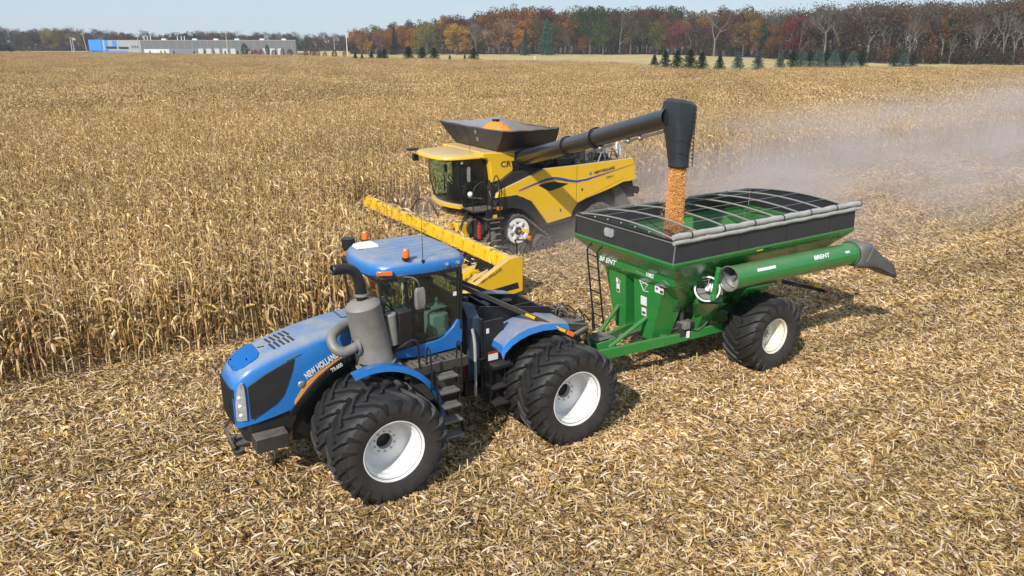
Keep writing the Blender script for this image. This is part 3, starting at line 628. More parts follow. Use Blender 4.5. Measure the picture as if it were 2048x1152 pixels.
m.prism([(2.0, 1.95), (2.0, 2.3), (1.0, 2.5), (-2.6, 2.62), (-2.6, 2.5), (0, 2.2)], .3, 1.1, 'y'); m.prism([(.3, 1.6), (.3, 2.3), (-1.6, 2.5), (-1.2, 2.2)], .1, 1.0, 'y')
m.build('hopper_support', M['green'], GC, bevel=.006)
m = MB(); m.cyl((2.2, -.35, .95), (2.0, -.35, 2.3), .1); m.cyl((2.0, .6, 1.2), (2.0, .6, 2.2), .05); m.box(1.7, 2.1, .2, .7, 1.0, 1.35); m.cyl((1.9, .55, 1.7), (1.4, .8, 1.7), .14); m.tube(smooth_path([(2.2, .4, 1.1), (2.0, .7, 1.25), (1.6, .75, 1.1), (1.3, .8, 1.3)]), .02, 6)
m.build('drive_gearbox', M['black_dusty'], GC, bevel=.01)
m = MB(); m.box(1.9, 2.08, .62, .8, 1.22, 1.4); m.build('hose_block', M['steel'], GC, bevel=.01)
# frame
m = MB()
for sy in (1, -1):
    m.bar((4.75, sy * .16, .86), (2.5, sy * .58, .96), .1, .24); m.bar((2.5, sy * .58, .96), (-.5, sy * .95, 1.1), .1, .22)
m.box(2.35, 2.5, -.6, .6, .85, 1.06); m.box(1.3, 1.42, -.75, .75, .9, 1.1); m.box(-.15, .15, -1.0, 1.0, .8, 1.1); m.cyl((0, -1.3, .93), (0, 1.3, .93), .13)
m.prism([(-.7, .95), (.7, .95), (.5, 1.35), (-.5, 1.35)], .78, .86, 'y'); m.prism([(4.9, -.1), (4.9, .1), (4.3, .25), (4.3, -.25)], .8, .9, 'z')
m.build('frame', M['green'], GC, bevel=.012)
m = MB()
for sy in (1, -1): m.cyl((3.95, sy * .26, 1.0), (2.68, sy * .5 + (-.35 if sy < 0 else -.3), 1.52), .05, seg=12)
m.build('frame_brace', M['green'], GC)
m = MB(); m.box(3.75, 4.3, -.22, .24, .92, 1.17); m.prism([(-.24, .92), (.26, .92), (.24, 1.2), (-.2, 1.2)], 3.7, 3.9, 'x'); m.build('hitch_cover', M['green'], GC, bevel=.02)
m = MB(); m.box(3.76, 4.28, -.2, .22, 1.2, 1.215); m.cyl((4.9, 0, .85), (5.3, 0, .8), .07); m.box(5.2, 5.5, -.1, .1, .72, .78); m.bar((3.3, -.1, 1.0), (2.6, -.1, 1.05), .12, .08); m.cyl((3.6, -.05, .95), (3.3, .0, 1.12), .04)
for k in range(4): m.tube(smooth_path([(4.9, -.2 + .1 * k, 1.3), (4.5, -.2 + .12 * k, 1.15 + .05 * k), (4.1, -.2 + .08 * k, 1.25), (3.3, -.15 + .1 * k, 1.05)]), .016, 5)
m.build('drawbar', M['black_dusty'], GC, bevel=.004)
# ladder
m = MB()
for y in (-1.16, -.78):
    m.tube(smooth_path([(3.2, y, .85), (3.38, y, 2.0), (3.5, y, 2.85), (3.5, y, 2.98), (3.42, y, 3.06), (3.1, y, 3.1)]), .022, 8)
for k in range(7): z = 1.0 + k * .31; x = 3.2 + (z - .85) * .155; m.cyl((x, -1.16, z), (x, -.78, z), .016, seg=8)
m.tube([(3.22, -1.2, .8), (3.26, -1.2, 1.3), (3.26, -1.14, 1.3)], .018, 6)
m.build('ladder', M['black'], GC)
# stickers on the legs
m = MB()
for (y0, y1, z0, z1) in ((-.86, -.72, 2.1, 2.22), (-.85, -.74, 1.86, 2.08), (.02, .22, 1.78, 2.0), (.05, .2, 1.52, 1.75), (.5, .78, 2.22, 2.4)):
    x = lambda z: 2.725 + .12 * (z - .95) / 1.55
    m.hexa([(x(z0) - .005, y0, z0), (x(z0) + .004, y0, z0), (x(z0) + .004, y1, z0), (x(z0) - .005, y1, z0), (x(z1) - .005, y0, z1), (x(z1) + .004, y0, z1), (x(z1) + .004, y1, z1), (x(z1) - .005, y1, z1)])
m.build('warning_sticker', M['white'], GC)
m = MB()
for (y0, y1, z0, z1) in ((-.79, -.72, 2.19, 2.22), (.05, .2, 1.72, 1.75), (.66, .78, 2.36, 2.4)):
    m.box(x(z0) - .004, x(z0) + .008, y0, y1, z0, z1)
m.build('red_sticker_band', M['red'], GC)
m = MB()
for (y0, y1, z0, z1) in ((-.78, -.73, 2.11, 2.18), (-.84, -.75, 1.88, 1.95), (.07, .18, 1.56, 1.68), (.67, .77, 2.24, 2.34), (.54, .6, 2.29, 2.34)):
    m.box(x(z0) - .004, x(z0) + .009, y0, y1, z0, z1)
m.build('sticker_print', M['decal_dark'], GC)
m = MB()
for a, b in (((-.02, 2.38), (.26, 2.32)), ((-.02, 2.38), (.12, 2.14)), ((.12, 2.14), (.26, 2.32)), ((.05, 2.3), (.28, 2.4)), ((.12, 2.14), (.28, 2.16))): m.bar((x(a[1]) + .003, *a), (x(b[1]) + .003, *b), .014, .01)
m.build('arrow_emblem', M['white'], GC)
m = MB(); m.bar((1.95, .74, 1.06), (1.87, .76, 1.06), .02, .17); m.build('frame_sticker', M['white'], GC)
# lower auger housing with open mouth, folded upper auger
def flight(mb, c, ax, R, Lx, turns=1.2):
    ax = Vector(ax).normalized(); a = ax.cross(Vector((0, 0, 1))).normalized(); b = ax.cross(a); c = Vector(c); prev = None
    for i in range(int(24 * turns) + 1):
        t = 2 * math.pi * i / 24; e = a * math.cos(t) + b * math.sin(t); p = c - ax * (Lx * i / 24); q = (mb.v(p + e * .05), mb.v(p + e * R))
        if prev: mb.face([prev[0], prev[1], q[1], q[0]])
        prev = q
    mb.cyl(c + ax * .04, c - ax * (Lx * turns + .1), .05, seg=12)
nrm = Vector((.72, .62, .3)).normalized(); dc = Vector((2.16, 1.46, 2.43))
m = MB(); m.lathe([(.25, -.5), (.25, .0), (.29, .0), (.29, -.03), (.275, -.03), (.275, -.5)], dc, nrm, 36)
fa = m.build('lower_auger', M['green'], GC, smooth=40)
m = MB(); m.lathe([(.252, .004), (.29, .004), (.29, .012), (.252, .012)], dc, nrm, 36); m.lathe([(.248, -.35), (.248, 0)], dc, nrm, 36)
for k in range(3):
    t = k * 2.094 + .4; a = nrm.cross(Vector((0, 0, 1))).normalized(); b = nrm.cross(a); e = a * math.cos(t) + b * math.sin(t); m.bar(dc, dc + e * .25, .015, .02)
m.lathe([(.05, -.1), (.05, .02), (.001, .02)], dc, nrm, 16); flight(m, dc - nrm * .12, nrm, .235, .28)
m.build('auger_screw', M['steel'], fa)
m = MB()
m.loft([[tuple(dc - nrm * .42 + q) for q in (Vector((.1, -.3, .12)), Vector((-.25, .12, .18)), Vector((-.2, .3, -.28)), Vector((.12, -.1, -.34)))], [(1.9, .9, 2.55), (1.4, 1.2, 2.5), (1.35, 1.2, 1.95), (1.9, .8, 1.75)], [(1.7, .3, 2.0), (1.2, .3, 2.0), (1.2, .3, 1.4), (1.7, .3, 1.4)]])
m.loft([[(2.2, 1.1, 2.0), (1.9, 1.55, 2.05), (1.55, 1.55, 2.0), (1.6, 1.0, 1.95)], [(1.75, .7, 1.5), (1.6, .9, 1.5), (1.3, .9, 1.5), (1.3, .6, 1.5)]])
m.build('auger_housing', M['green'], fa, bevel=.008)
ua, ub = Vector((1.86, 1.78, 2.70)), Vector((-2.55, 1.78, 2.63)); ux = (ub - ua).normalized()
m = MB(); LT = (ub - ua).length
m.lathe([(.265, 0), (.29, 0), (.29, .03), (.272, .04), (.272, LT - .05), (.295, LT - .04), (.295, LT), (.25, LT), (.25, LT - .3)], ua, ux, 40)
tube = m.build('auger_tube', M['green'], GC, smooth=40)
m = MB(); m.lathe([(.262, .6), (.262, .002), (.268, -.004), (.288, -.004)], ua, ux, 40); flight(m, ua + ux * .15, -ux, .24, .3); m.build('auger_screw', M['steel'], tube)
def on_tube(xx, ang, r=.2745): return Vector((ua.x + (ub.x - ua.x) * xx, ua.y + r * math.sin(ang), ua.z + (ub.z - ua.z) * xx + r * math.cos(ang)))
m = MB()
P = [on_tube(t, a, r) for t in (.15, .29) for a, r in ((.85, .272), (.85, .278), (1.1, .278), (1.1, .272))]
m.hexa([P[0], P[3], P[7], P[4], P[1], P[2], P[6], P[5]]); m.build('white_decal_strip', M['white'], tube)
p = on_tube(.60, 1.12, .283); n = Vector((0, math.sin(.95), math.cos(.95))); up = Vector((0, -math.cos(.95), math.sin(.95)))
text('BRENT', 'lettering', .15, tuple(p), (-1, 0, -.014), tuple(up), M['white'], tube, shear=.25, bold=.003, xs=1.25, ext=.006)
p = on_tube(.87, 1.12, .283); text('1082', 'lettering', .09, tuple(p), (-1, 0, -.014), tuple(up), M['white'], tube, shear=.25, bold=.001, ext=.006)
m = MB(); m.lathe([(.275, 0), (.31, 0), (.31, .04), (.275, .04)], ub - ux * .04, ux, 36); m.cyl((1.95, 1.7, 2.3), (1.6, 1.3, 2.7), .04); m.cyl((1.4, 1.62, 2.35), (.2, 1.66, 2.34), .035); m.cyl((.9, 1.62, 2.35), (.1, 1.66, 2.34), .05)
m.build('hinge_and_cylinder', M['black_dusty'], tube)
m = MB(); m.bar((2.02, 1.62, 2.9), (2.12, 1.62, 2.28), .09, .09); m.cyl((2.02, 1.62, 2.95), (2.04, 1.62, 2.82), .06); m.cyl((2.12, 1.62, 2.34), (2.14, 1.62, 2.2), .065); m.build('auger_hinge', M['green'], tube, bevel=.01)
m = MB()
def ell(c, ry, rz, tilt=0, n=20): return [(c[0] + math.sin(2 * math.pi * k / n) * rz * tilt, c[1] + ry * math.cos(2 * math.pi * k / n), c[2] + rz * math.sin(2 * math.pi * k / n)) for k in range(n)]
def sq(c, hy, hz, tilt=0, n=20):
    P = []
    for k in range(n):
        t = 2 * math.pi * k / n; a, b = math.cos(t), math.sin(t); s = max(abs(a), abs(b)) ** .95; P.append((c[0] + b / s * hz * tilt, c[1] + a / s * hy, c[2] + b / s * hz))
    return P
m.loft([ell((-2.54, 1.78, 2.62), .29, .29), sq((-2.68, 1.8, 2.60), .32, .31), sq((-3.0, 1.82, 2.56), .33, .32, .1), sq((-3.3, 1.84, 2.42), .31, .31, .5), sq((-3.72, 1.86, 2.2), .26, .26, .6), sq((-4.15, 1.88, 2.0), .23, .24, .7)], caps=False)
spt = m.build('auger_spout', M['hood_grey'], GC, thick=.02, smooth=45)
m = MB(); m.bar((-2.75, 2.13, 2.45), (-3.0, 2.15, 2.85), .03, .05)
for k in range(6): x = -3.2 - .14 * k; m.sphere((x, 2.14 - .006 * k, 2.42 - .085 * k), .022)
m.build('spout_bolt', M['can'], spt)
m = MB(); m.bar((-1.6, .6, 1.75), (-2.75, 1.05, 1.42), .08, .1); lb = m.build('rear_light_arm', M['black'], GC)
m = MB(); m.bar((-2.4, .98, 1.60), (-2.62, 1.06, 1.54), .03, .07); m.build('yellow_reflector', M['reflect_y'], lb)
m = MB(); m.cyl((-2.72, 1.1, 1.42), (-2.70, 1.17, 1.42), .055); m.build('red_lamp', M['red'], lb)
m = MB(); m.tube(smooth_path([(-2.6, 1.1, 1.5), (-2.8, 1.15, 1.5), (-2.85, 1.15, 1.38), (-2.7, 1.1, 1.3), (-2.55, 1.05, 1.33)]), .012, 5); m.build('lamp_guard', M['steel'], lb)
# corn in the cart
def mound(name, cx, cy, z, rx, ry, h, parent=None, seed=1):
    m = MB(); rn = random.Random(seed); g = {}
    N = 22
    for i in range(N + 1):
        for j in range(N + 1):
            u, v = i / N * 2 - 1, j / N * 2 - 1; d = math.hypot(u, v)
            g[i, j] = m.v((cx + u * rx, cy + v * ry, z + h * max(0, 1 - d ** 1.6) ** 1.1 + rn.uniform(-.02, .02)))
    for i in range(N):
        for j in range(N): m.face([g[i, j], g[i + 1, j], g[i + 1, j + 1], g[i, j + 1]])
    return m.build(name, M['grain'], parent, smooth=80)
CW = Matrix.Translation((5.374, 18.963, 0)) @ Matrix.Rotation(rad(213.2), 4, 'Z')
o = mound('corn_pile', 1.3, -.1, 2.75, 1.6, 1.15, .62, None, 3); o.matrix_world = CW
tag(o, 'heap of orange corn kernels inside the green cart under the falling stream', 'corn heap', kind='stuff')
# ================================================================ COMBINE
CB = empty('combine_harvester', (-.716, 29.622, 0), rad(212))
tag(CB, 'yellow combine harvester with open black grain tank and long unloading auger over the cart', 'combine')
side = [(0.93, 2.32), (0.86, 2.45), (0.73, 2.58), (-0.1, 2.84), (-0.88, 3.08), (-1.22, 3.19), (-2.66, 3.2), (-5.45, 3.27), (-5.56, 3.03), (-5.56, 2.6), (-5.62, 2.42), (-5.35, 2.38), (-5.0, 2.37), (-4.32, 2.16), (-3.17, 1.89), (-2.75, 1.75), (-2.53, 1.5), (-2.44, 1.26), (-1.35, 1.11), (-0.76, 1.85), (-0.58, 2.05), (0.06, 2.34)]
for sy in (1, -1):
    m = MB(); n = len(side)
    def off(p, k, y):
        cx, cz = -2.4, 2.5; return (cx + (p[0] - cx) * k, y, cz + (p[1] - cz) * k)
    secs = [[off(p, k, y) for p in side] for k, y in ((.995, 1.58), (1.0, 1.66), (1.0, 1.72), (.992, 1.75))]
    V = [[m.v((a, sy * b, c)) for a, b, c in s_] for s_ in secs]
    for i in range(3):
        for j in range(n): m.face([V[i][j], V[i][(j + 1) % n], V[i + 1][(j + 1) % n], V[i + 1][j]])
    m.face(V[3]); m.face(V[0][::-1])
    sp_ = m.build('side_panel', M['yellow'], CB, smooth=40)
    if sy == 1: SP = sp_
m = MB(); tops = [(-.05, 2.51), (-.79, 2.72), (-1.23, 2.83), (-1.63, 2.86), (-1.94, 2.8), (-2.31, 2.7), (-2.68, 2.63), (-3.14, 2.66), (-3.9, 2.78), (-4.77, 2.92), (-5.4, 3.03)]
bots = [(-.05, 2.47), (-.79, 2.65), (-1.23, 2.74), (-1.63, 2.78), (-1.94, 2.72), (-2.31, 2.61), (-2.68, 2.55), (-3.15, 2.58), (-3.9, 2.73), (-4.77, 2.9), (-5.4, 3.02)]
def ribbon(m, A, B, y0, y1):
    for i in range(len(A) - 1):
        a, b, c, d = A[i], A[i + 1], B[i + 1], B[i]; m.hexa([(a[0], y0, a[1]), (b[0], y0, b[1]), (c[0], y0, c[1]), (d[0], y0, d[1]), (a[0], y1, a[1]), (b[0], y1, b[1]), (c[0], y1, c[1]), (d[0], y1, d[1])])
ribbon(m, tops, bots, 1.74, 1.757); m.build('blue_stripe', M['decal_blue'], SP)
m = MB(); ribbon(m, [(a, b - .004) for a, b in bots], [(a, b - .03) for a, b in bots], 1.74, 1.755); m.build('orange_stripe', M['orange'], SP)
plate('side_vent', [(-0.88, 2.61), (-1.2, 2.665), (-1.59, 2.68), (-2.27, 2.55), (-1.86, 2.42), (-1.41, 2.34)], 1.765, .03, M['black'], SP, bevel=.01)
m = MB(); m.box(-2.66, -2.675, 1.74, 1.753, 1.66, 3.2); m.bar((-2.68, 1.751, 1.75), (-5.0, 1.751, 2.52), .004, .01); m.bar((-4.8, 1.75, 2.9), (-5.55, 1.75, 3.06), .01, .012); m.build('panel_seam', M['decal_dark'], SP)
m = MB(); m.prism([(-.05, 2.3), (-.12, 2.36), (-.3, 2.42), (-1.3, 2.3), (-2.4, 2.34), (-2.66, 2.3), (-2.66, 2.26), (-1.3, 2.2), (-.6, 2.06)], 1.73, 1.765, 'y')
text('NEW HOLLAND', 'lettering', .155, (-3.5, 1.76, 2.80), (-1, 0, .13), (0, 0, 1), M['decal_dark'], SP, bold=.004, xs=.88)
m = MB(); m.sphere((-3.32, 1.75, 2.85), .085, 1, .15, 1); m.build('round_emblem', M['steel'], SP)
text('CR11', 'lettering', .14, (-4.1, 1.76, 2.56), (-1, 0, .13), (0, 0, 1), M['decal_dark'], SP, xs=1.2)
m = MB(); m.box(-2.9, -2.98, 1.75, 1.756, 2.2, 2.3); m.box(-1.9, -1.96, 1.75, 1.756, 1.5, 1.62); m.build('small_sticker', M['decal_dark'], SP)
# black wheel arch, shadowed body core
m = MB(); O = [(.98, 2.1), (.74, 2.30), (.28, 2.32), (-.23, 2.24), (-.66, 1.96), (-1.29, 1.1), (-2.44, 1.2)]; I = [(.98, 1.75), (.74, 1.86), (.2, 1.87), (-.23, 1.75), (-.62, 1.45), (-1.07, .98), (-2.44, 1.08)]
ribbon(m, O, I, 1.35, 1.77); ribbon(m, O, I, -1.77, -1.35)
m.build('wheel_arch', M['mesh'], CB, bevel=.02)
m = MB(); m.box(-5.3, .9, -1.3, 1.3, 1.3, 3.0); m.box(-5.3, -1.9, -1.55, 1.55, 2.3, 3.12); m.box(-2.3, -.9, -1.6, 1.6, .95, 1.5); m.loft([rect(-6.0, -5.2, -1.3, 1.3, 1.6), rect(-5.5, -5.2, -1.5, 1.5, 3.0)])
m.box(.0, .98, -1.45, 1.45, 1.9, 3.85)
m.build('body_core', M['deck'], CB, bevel=.02)
m = MB(); m.prism([(0.91, 2.75), (0.17, 3.17), (-0.26, 3.19), (-0.8, 3.1), (0.5, 2.6), (0.8, 2.45)], 1.35, 1.66, 'y'); m.build('black_side_cover', M['mesh'], CB, bevel=.02)
# CR front shroud
cr_ = [(1.36, 3.95), (0.04, 3.88), (-.02, 3.86), (0.04, 3.3), (.12, 3.18), (0.6, 2.9), (0.97, 2.84), (1.03, 3.3), (1.08, 3.62), (1.18, 3.72), (1.36, 3.74)]
for sy in (1, -1):
    m = MB(); m.prism(cr_, *sorted((sy * 1.28, sy * 1.56)), 'y'); q = m.build('front_shroud', M['yellow'], CB, bevel=.04)
    if sy == 1: text('CR', 'lettering', .30, (.62, 1.57, 3.38), (-1, 0, 0), (0, 0, 1), M['decal_dark'], q, xs=1.1, bold=.004)
m = MB(); m.box(.6, 1.3, -1.5, 1.5, 3.86, 3.94); m.box(-.05, 1.2, -1.55, 1.55, 3.88, 3.92); m.build('tank_collar', M['yellow'], CB, bevel=.02)
# cab
CC = empty('cab', parent=CB)
def cabx(y): return 2.32 - .28 * (abs(y) / 1.15) ** 2.2
YS = [-1.15, -1.0, -.8, -.5, -.2, .1, .4, .7, .9, 1.05, 1.15]
m = MB(); m.loft([[(cabx(y) - .12, y, 2.02) for y in YS], [(cabx(y) + .0, y, 2.3) for y in YS], [(cabx(y) + .08, y, 2.8) for y in YS], [(cabx(y) + .12, y, 3.3) for y in YS], [(cabx(y) + .10, y, 3.72) for y in YS]], closed=False)
m.build('windscreen', M['glass'], CC)
m = MB(); m.poly([(1.92, 1.16, 2.05), (1.05, 1.2, 2.1), (1.05, 1.2, 3.7), (2.12, 1.16, 3.7)]); m.poly([(1.92, -1.16, 2.05), (1.05, -1.2, 2.1), (1.05, -1.2, 3.7), (2.12, -1.16, 3.7)]); m.build('side_window', M['glass'], CC)
m = MB()
for sy in (1, -1):
    m.tube([(cabx(1.15) - .1, sy * 1.16, 2.02), (cabx(1.15) + .06, sy * 1.17, 2.8), (cabx(1.15) + .1, sy * 1.17, 3.72)], .035, 6); m.bar((1.05, sy * 1.2, 2.0), (1.05, sy * 1.22, 3.75), .12, .1, up=(1, 0, 0))
    m.bar((1.05, sy * 1.2, 2.08), (1.95, sy * 1.17, 2.05), .05, .06)
m.bar((1.55, 1.185, 2.08), (1.6, 1.19, 3.72), .05, .04, up=(1, 0, 0))
m.box(1.0, 1.08, -1.2, 1.2, 2.0, 3.7); m.box(1.0, 2.1, -1.1, 1.1, 1.95, 2.05)
m.build('cab_frame', M['black'], CC)
m = MB(); bp_ = [(cabx(y) - .0, y) for y in YS]; m.loft([[(x - .14, y, 1.98), (x + .03, y, 1.93), (x + .05, y, 2.03), (x - .1, y, 2.08)] for x, y in bp_]); m.build('lower_bumper', M['yellow'], CC, smooth=40)
rp = [(.75, -1.3), (1.4, -1.38), (2.1, -1.35), (2.6, -1.2), (2.78, -.9), (2.86, -.4), (2.88, 0), (2.86, .4), (2.78, .9), (2.6, 1.2), (2.1, 1.35), (1.4, 1.38), (.75, 1.3)]
m = MB(); m.loft([[(1.8 + (x - 1.8) * s, y * s, z) for x, y in rp] for s, z in ((.93, 3.71), (1, 3.73), (1, 3.78), (.97, 3.84), (.88, 3.88), (.5, 3.91))]); crf = m.build('cab_roof', M['yellow'], CC, smooth=60)
m = MB(); m.bar((1.5, 1.2, 3.84), (.8, 1.2, 3.9), .16, .1); m.build('roof_duct', M['yellow'], crf, bevel=.02)
m = MB()
for i in range(6):
    y = -.9 + i * .22; m.sphere((2.62 - abs(y) * .1, y, 3.66), .045)
m.sphere((2.3, .95, 3.62), .05); m.sphere((2.0, 1.2, 3.6), .06); m.box(2.2, 2.3, .5, .62, 3.56, 3.66)
m.build('roof_light', M['white'], crf)
m = MB(); m.box(2.55, 2.95, -1.35, -1.1, 3.82, 3.9); m.box(2.6, 2.8, -1.2, -1.05, 3.45, 3.7); m.cyl((1.5, .9, 3.85), (1.5, .9, 4.5), .008, seg=5); m.build('roof_mount', M['black'], crf)
m = MB(); m.box(1.3, 1.7, -.3, .3, 2.05, 2.6); m.box(1.2, 1.35, -.28, .28, 2.6, 3.3); m.build('driver_seat', M['seat'], CC, bevel=.04)
m = MB(); m.bar((2.0, .1, 2.05), (1.9, .0, 2.75), .1, .14); m.bar((1.95, -.3, 2.4), (1.85, -.45, 2.9), .04, .16); m.build('control_column', M['teal'], CC)
m = MB(); m.tube([(1.82 + .07 * math.sin(t * .4488), .02 + .19 * math.cos(t * .4488), 2.84 + .16 * math.sin(t * .4488)) for t in range(15)], .018, 6, caps=False); m.box(1.35, 1.42, .5, .95, 2.9, 3.4); m.box(1.7, 1.74, -.7, -.5, 3.0, 3.3); m.build('steering_wheel', M['black'], CC)
m = MB(); m.loft([[(1.85 + c, 1.42 + a * .1, 3.2 + b * .26) for a, b in ((-1, -1), (1, -1), (1, 1), (-1, 1))] for c in (-.03, .03)]); m.build('mirror', M['can'], CC, bevel=.02)
m = MB(); m.tube(smooth_path([(2.2, 1.2, 3.6), (2.05, 1.4, 3.62), (1.87, 1.42, 3.4)]), .015, 6); m.build('mirror_arm', M['black'], CC)
m = MB(); m.sphere((1.78, 1.38, 2.48), .1, 1, 1, 1); m.build('round_mirror', M['white'], CC)
# platform, rails, ladder
m = MB(); m.box(.75, 1.95, 1.1, 1.95, 1.92, 1.98); m.box(.8, 1.5, 1.2, 2.1, 1.6, 1.66); m.build('platform', M['black_dusty'], CB)
m = MB()
for pts in ([(1.95, 1.25, 2.0), (1.97, 1.3, 2.55), (1.9, 1.35, 2.85), (1.5, 1.5, 2.85), (1.4, 1.5, 2.0)], [(1.95, 1.9, 1.95), (1.97, 1.92, 2.6), (1.8, 1.93, 2.9), (1.45, 1.95, 2.9), (1.4, 1.95, 1.9)], [(1.2, 1.98, 1.5), (1.2, 1.98, 2.6), (1.1, 1.95, 3.1), (.95, 1.9, 3.1), (.8, 1.9, 2.6), (.75, 1.9, 1.4)], [(.95, 2.05, 1.2), (.95, 2.05, 2.4), (.9, 1.8, 2.9)], [(1.95, 1.5, 2.4), (1.6, 1.95, 2.4)], [(1.25, 2.0, 1.3), (1.3, 2.05, 2.3), (1.3, 1.8, 2.8)]): m.tube(smooth_path(pts), .02, 6)
m.build('handrail', M['black'], CB)
LA = empty('ladder', parent=CB)
m = MB()
for x in (.95, 1.38): m.bar((x, 1.98, 1.95), (x, 2.12, .55), .05, .03, up=(1, 0, 0))
m.box(.9, 1.45, 1.9, 2.0, 1.45, 1.9); m.build('ladder_side', M['black'], LA)
for k in range(5):
    m = MB(); z = 1.5 - k * .22; m.box(.97, 1.36, 2.0 + k * .025, 2.12 + k * .025, z, z + .03); m.build('step', M['grate'], LA)
m = MB(); m.box(1.05, 1.25, 2.01, 2.02, 1.62, 1.78); m.build('yellow_sticker', M['reflect_y'], LA)
m = MB(); m.cyl((1.72, 1.9, .95), (1.72, 1.9, 1.45), .075); m.cyl((1.72, 1.9, 1.45), (1.72, 1.9, 1.55), .03); m.build('fire_extinguisher', M['red'], CB, bevel=.02)
m = MB(); m.box(.85, 1.02, 1.95, 2.05, 1.93, 2.05); m.build('side_marker_lamp', M['amber'], CB)
# grain tank extension
m = MB()
def rimz(x): return 4.75
B0 = [(.75, -1.5), (.75, 1.5), (-1.75, 1.5), (-1.75, -1.5)]; T0 = [(1.0, -2.45), (.95, 2.32), (-1.35, 2.4), (-1.75, -2.45)]
def edge(A, B, n): return [(A[0] + (B[0] - A[0]) * i / n, A[1] + (B[1] - A[1]) * i / n) for i in range(n)]
Bp = sum([edge(B0[i], B0[(i + 1) % 4], 8) for i in range(4)], []); Tp = sum([edge(T0[i], T0[(i + 1) % 4], 8) for i in range(4)], [])
secs = []
rn = random.Random(5)
for f in (0, .12, .3, .5, .7, .86, 1.0):
    S_ = []
    for i, (b, t) in enumerate(zip(Bp, Tp)):
        sag = .05 * math.sin(math.pi * f) * math.sin(math.pi * (i % 8) / 8); j = .012 * math.sin(i * 2.3 + f * 9)
        zz = 3.95 + .78 * f + (.0 if f < .9 else (-.07 * math.sin(math.pi * ((i % 8) / 8)) if i >= 16 else -.02 * math.sin(math.pi * ((i % 8) / 8))))
        S_.append((b[0] + (t[0] - b[0]) * f ** .9, b[1] + (t[1] - b[1]) * f ** .9, zz - sag * .5 + j))
    secs.append(S_)
m.loft(secs, caps=False); hp = m.build('grain_tank_extension', M['hopper'], CB, thick=.02, smooth=50)
m = MB(); m.loft([[(-.4 + (p[0] + .4) * .975, p[1] * .982, p[2] + .02) for p in S_] for S_ in secs[1:]], caps=False); m.build('tank_lining', M['hopper_in'], hp, smooth=60)
m = MB(); S1 = secs[-1]; m.tube(S1 + [S1[0]], .022, 6); m.tube([(.75, 1.52, 3.97), (-1.3, 1.52, 3.97)], .05, 10); m.build('tank_rim', M['hood_grey'], hp)
m = MB()
for f in (.42, .75):
    p = Vector((.75 + .25 * f, .35, 3.95 + .78 * f)); m.lathe([(.001, .03), (.085, .03), (.085, 0)], p, (.93, 0, -.33), 20)
m.build('round_patch', M['can'], hp)
m = MB(); m.poly([(.7, -1.45, 4.0), (.7, 1.45, 4.0), (-1.7, 1.45, 4.0), (-1.7, -1.45, 4.0)]); m.build('tank_floor', M['deck'], hp)
m = MB(); m.cyl((-.9, -.9, 4.0), (-.55, -.7, 4.76), .12); m.cyl((-.55, -.7, 4.74), (-.55, -.7, 4.84), .15); m.build('filling_auger', M['black'], hp)
# engine deck clutter
m = MB()
m.box(-3.1, -1.8, -1.2, 1.0, 3.0, 3.6); m.loft([rect(-3.2, -1.9, -1.3, .8, 3.6), rect(-2.9, -2.0, -1.1, .6, 3.85)]); m.box(-5.2, -3.2, -1.4, 1.4, 3.1, 3.16)
m.box(-4.0, -3.3, -.8, .2, 3.1, 3.7); m.cyl((-4.2, .6, 3.3), (-4.9, .6, 3.3), .2); m.cyl((-3.4, 1.1, 3.2), (-3.4, 1.1, 3.75), .1); m.box(-2.6, -2.0, 1.0, 1.4, 3.2, 3.45)
for k in range(9): m.tube(smooth_path([(-1.0 - .45 * k, 1.3, 3.2), (-1.1 - .45 * k, 1.35, 3.45 + .1 * (k % 3)), (-1.35 - .45 * k, 1.3, 3.3), (-1.6 - .45 * k, 1.0, 3.4)]), .025, 6)
m.build('engine_deck', M['deck'], CB, bevel=.02)
m = MB(); m.tube([(-3.9, 1.45, 3.2), (-4.05, 1.45, 3.55), (-5.0, 1.35, 3.6), (-5.1, 1.2, 3.2)], .025, 6); m.tube([(-4.05, 1.45, 3.55), (-4.05, .9, 3.55), (-4.9, .8, 3.6)], .025, 6); m.cyl((-4.2, 1.0, 3.75), (-3.85, 1.2, 3.65), .09); m.tube([(-4.6, 1.0, 3.2), (-4.8, 1.0, 4.1), (-4.2, 1.1, 4.1), (-4.5, 1.1, 3.3)], .03, 6)
m.build('auger_cradle', M['steel'], CB)
m = MB(); m.lathe([(.0, 0), (.25, .04), (.3, .0)], (-5.35, .9, 3.55), (-.5, .8, .2), 20); m.build('rear_dish', M['white'], CB)
m = MB(); m.bar((-4.75, 1.5, 2.3), (-5.2, 2.1, 2.12), .025, .025); m.build('rear_mirror_arm', M['black'], CB)
m = MB(); m.loft([[(-5.3 + c, 2.15 + a * .17, 2.08 + b * .14) for a, b in ((-.6, -1), (.6, -1), (1, -.3), (1, .7), (.6, 1), (-.6, 1), (-1, .7), (-1, -.3))] for c in (-.03, .03)]); m.build('rear_mirror', M['mesh'], CB)
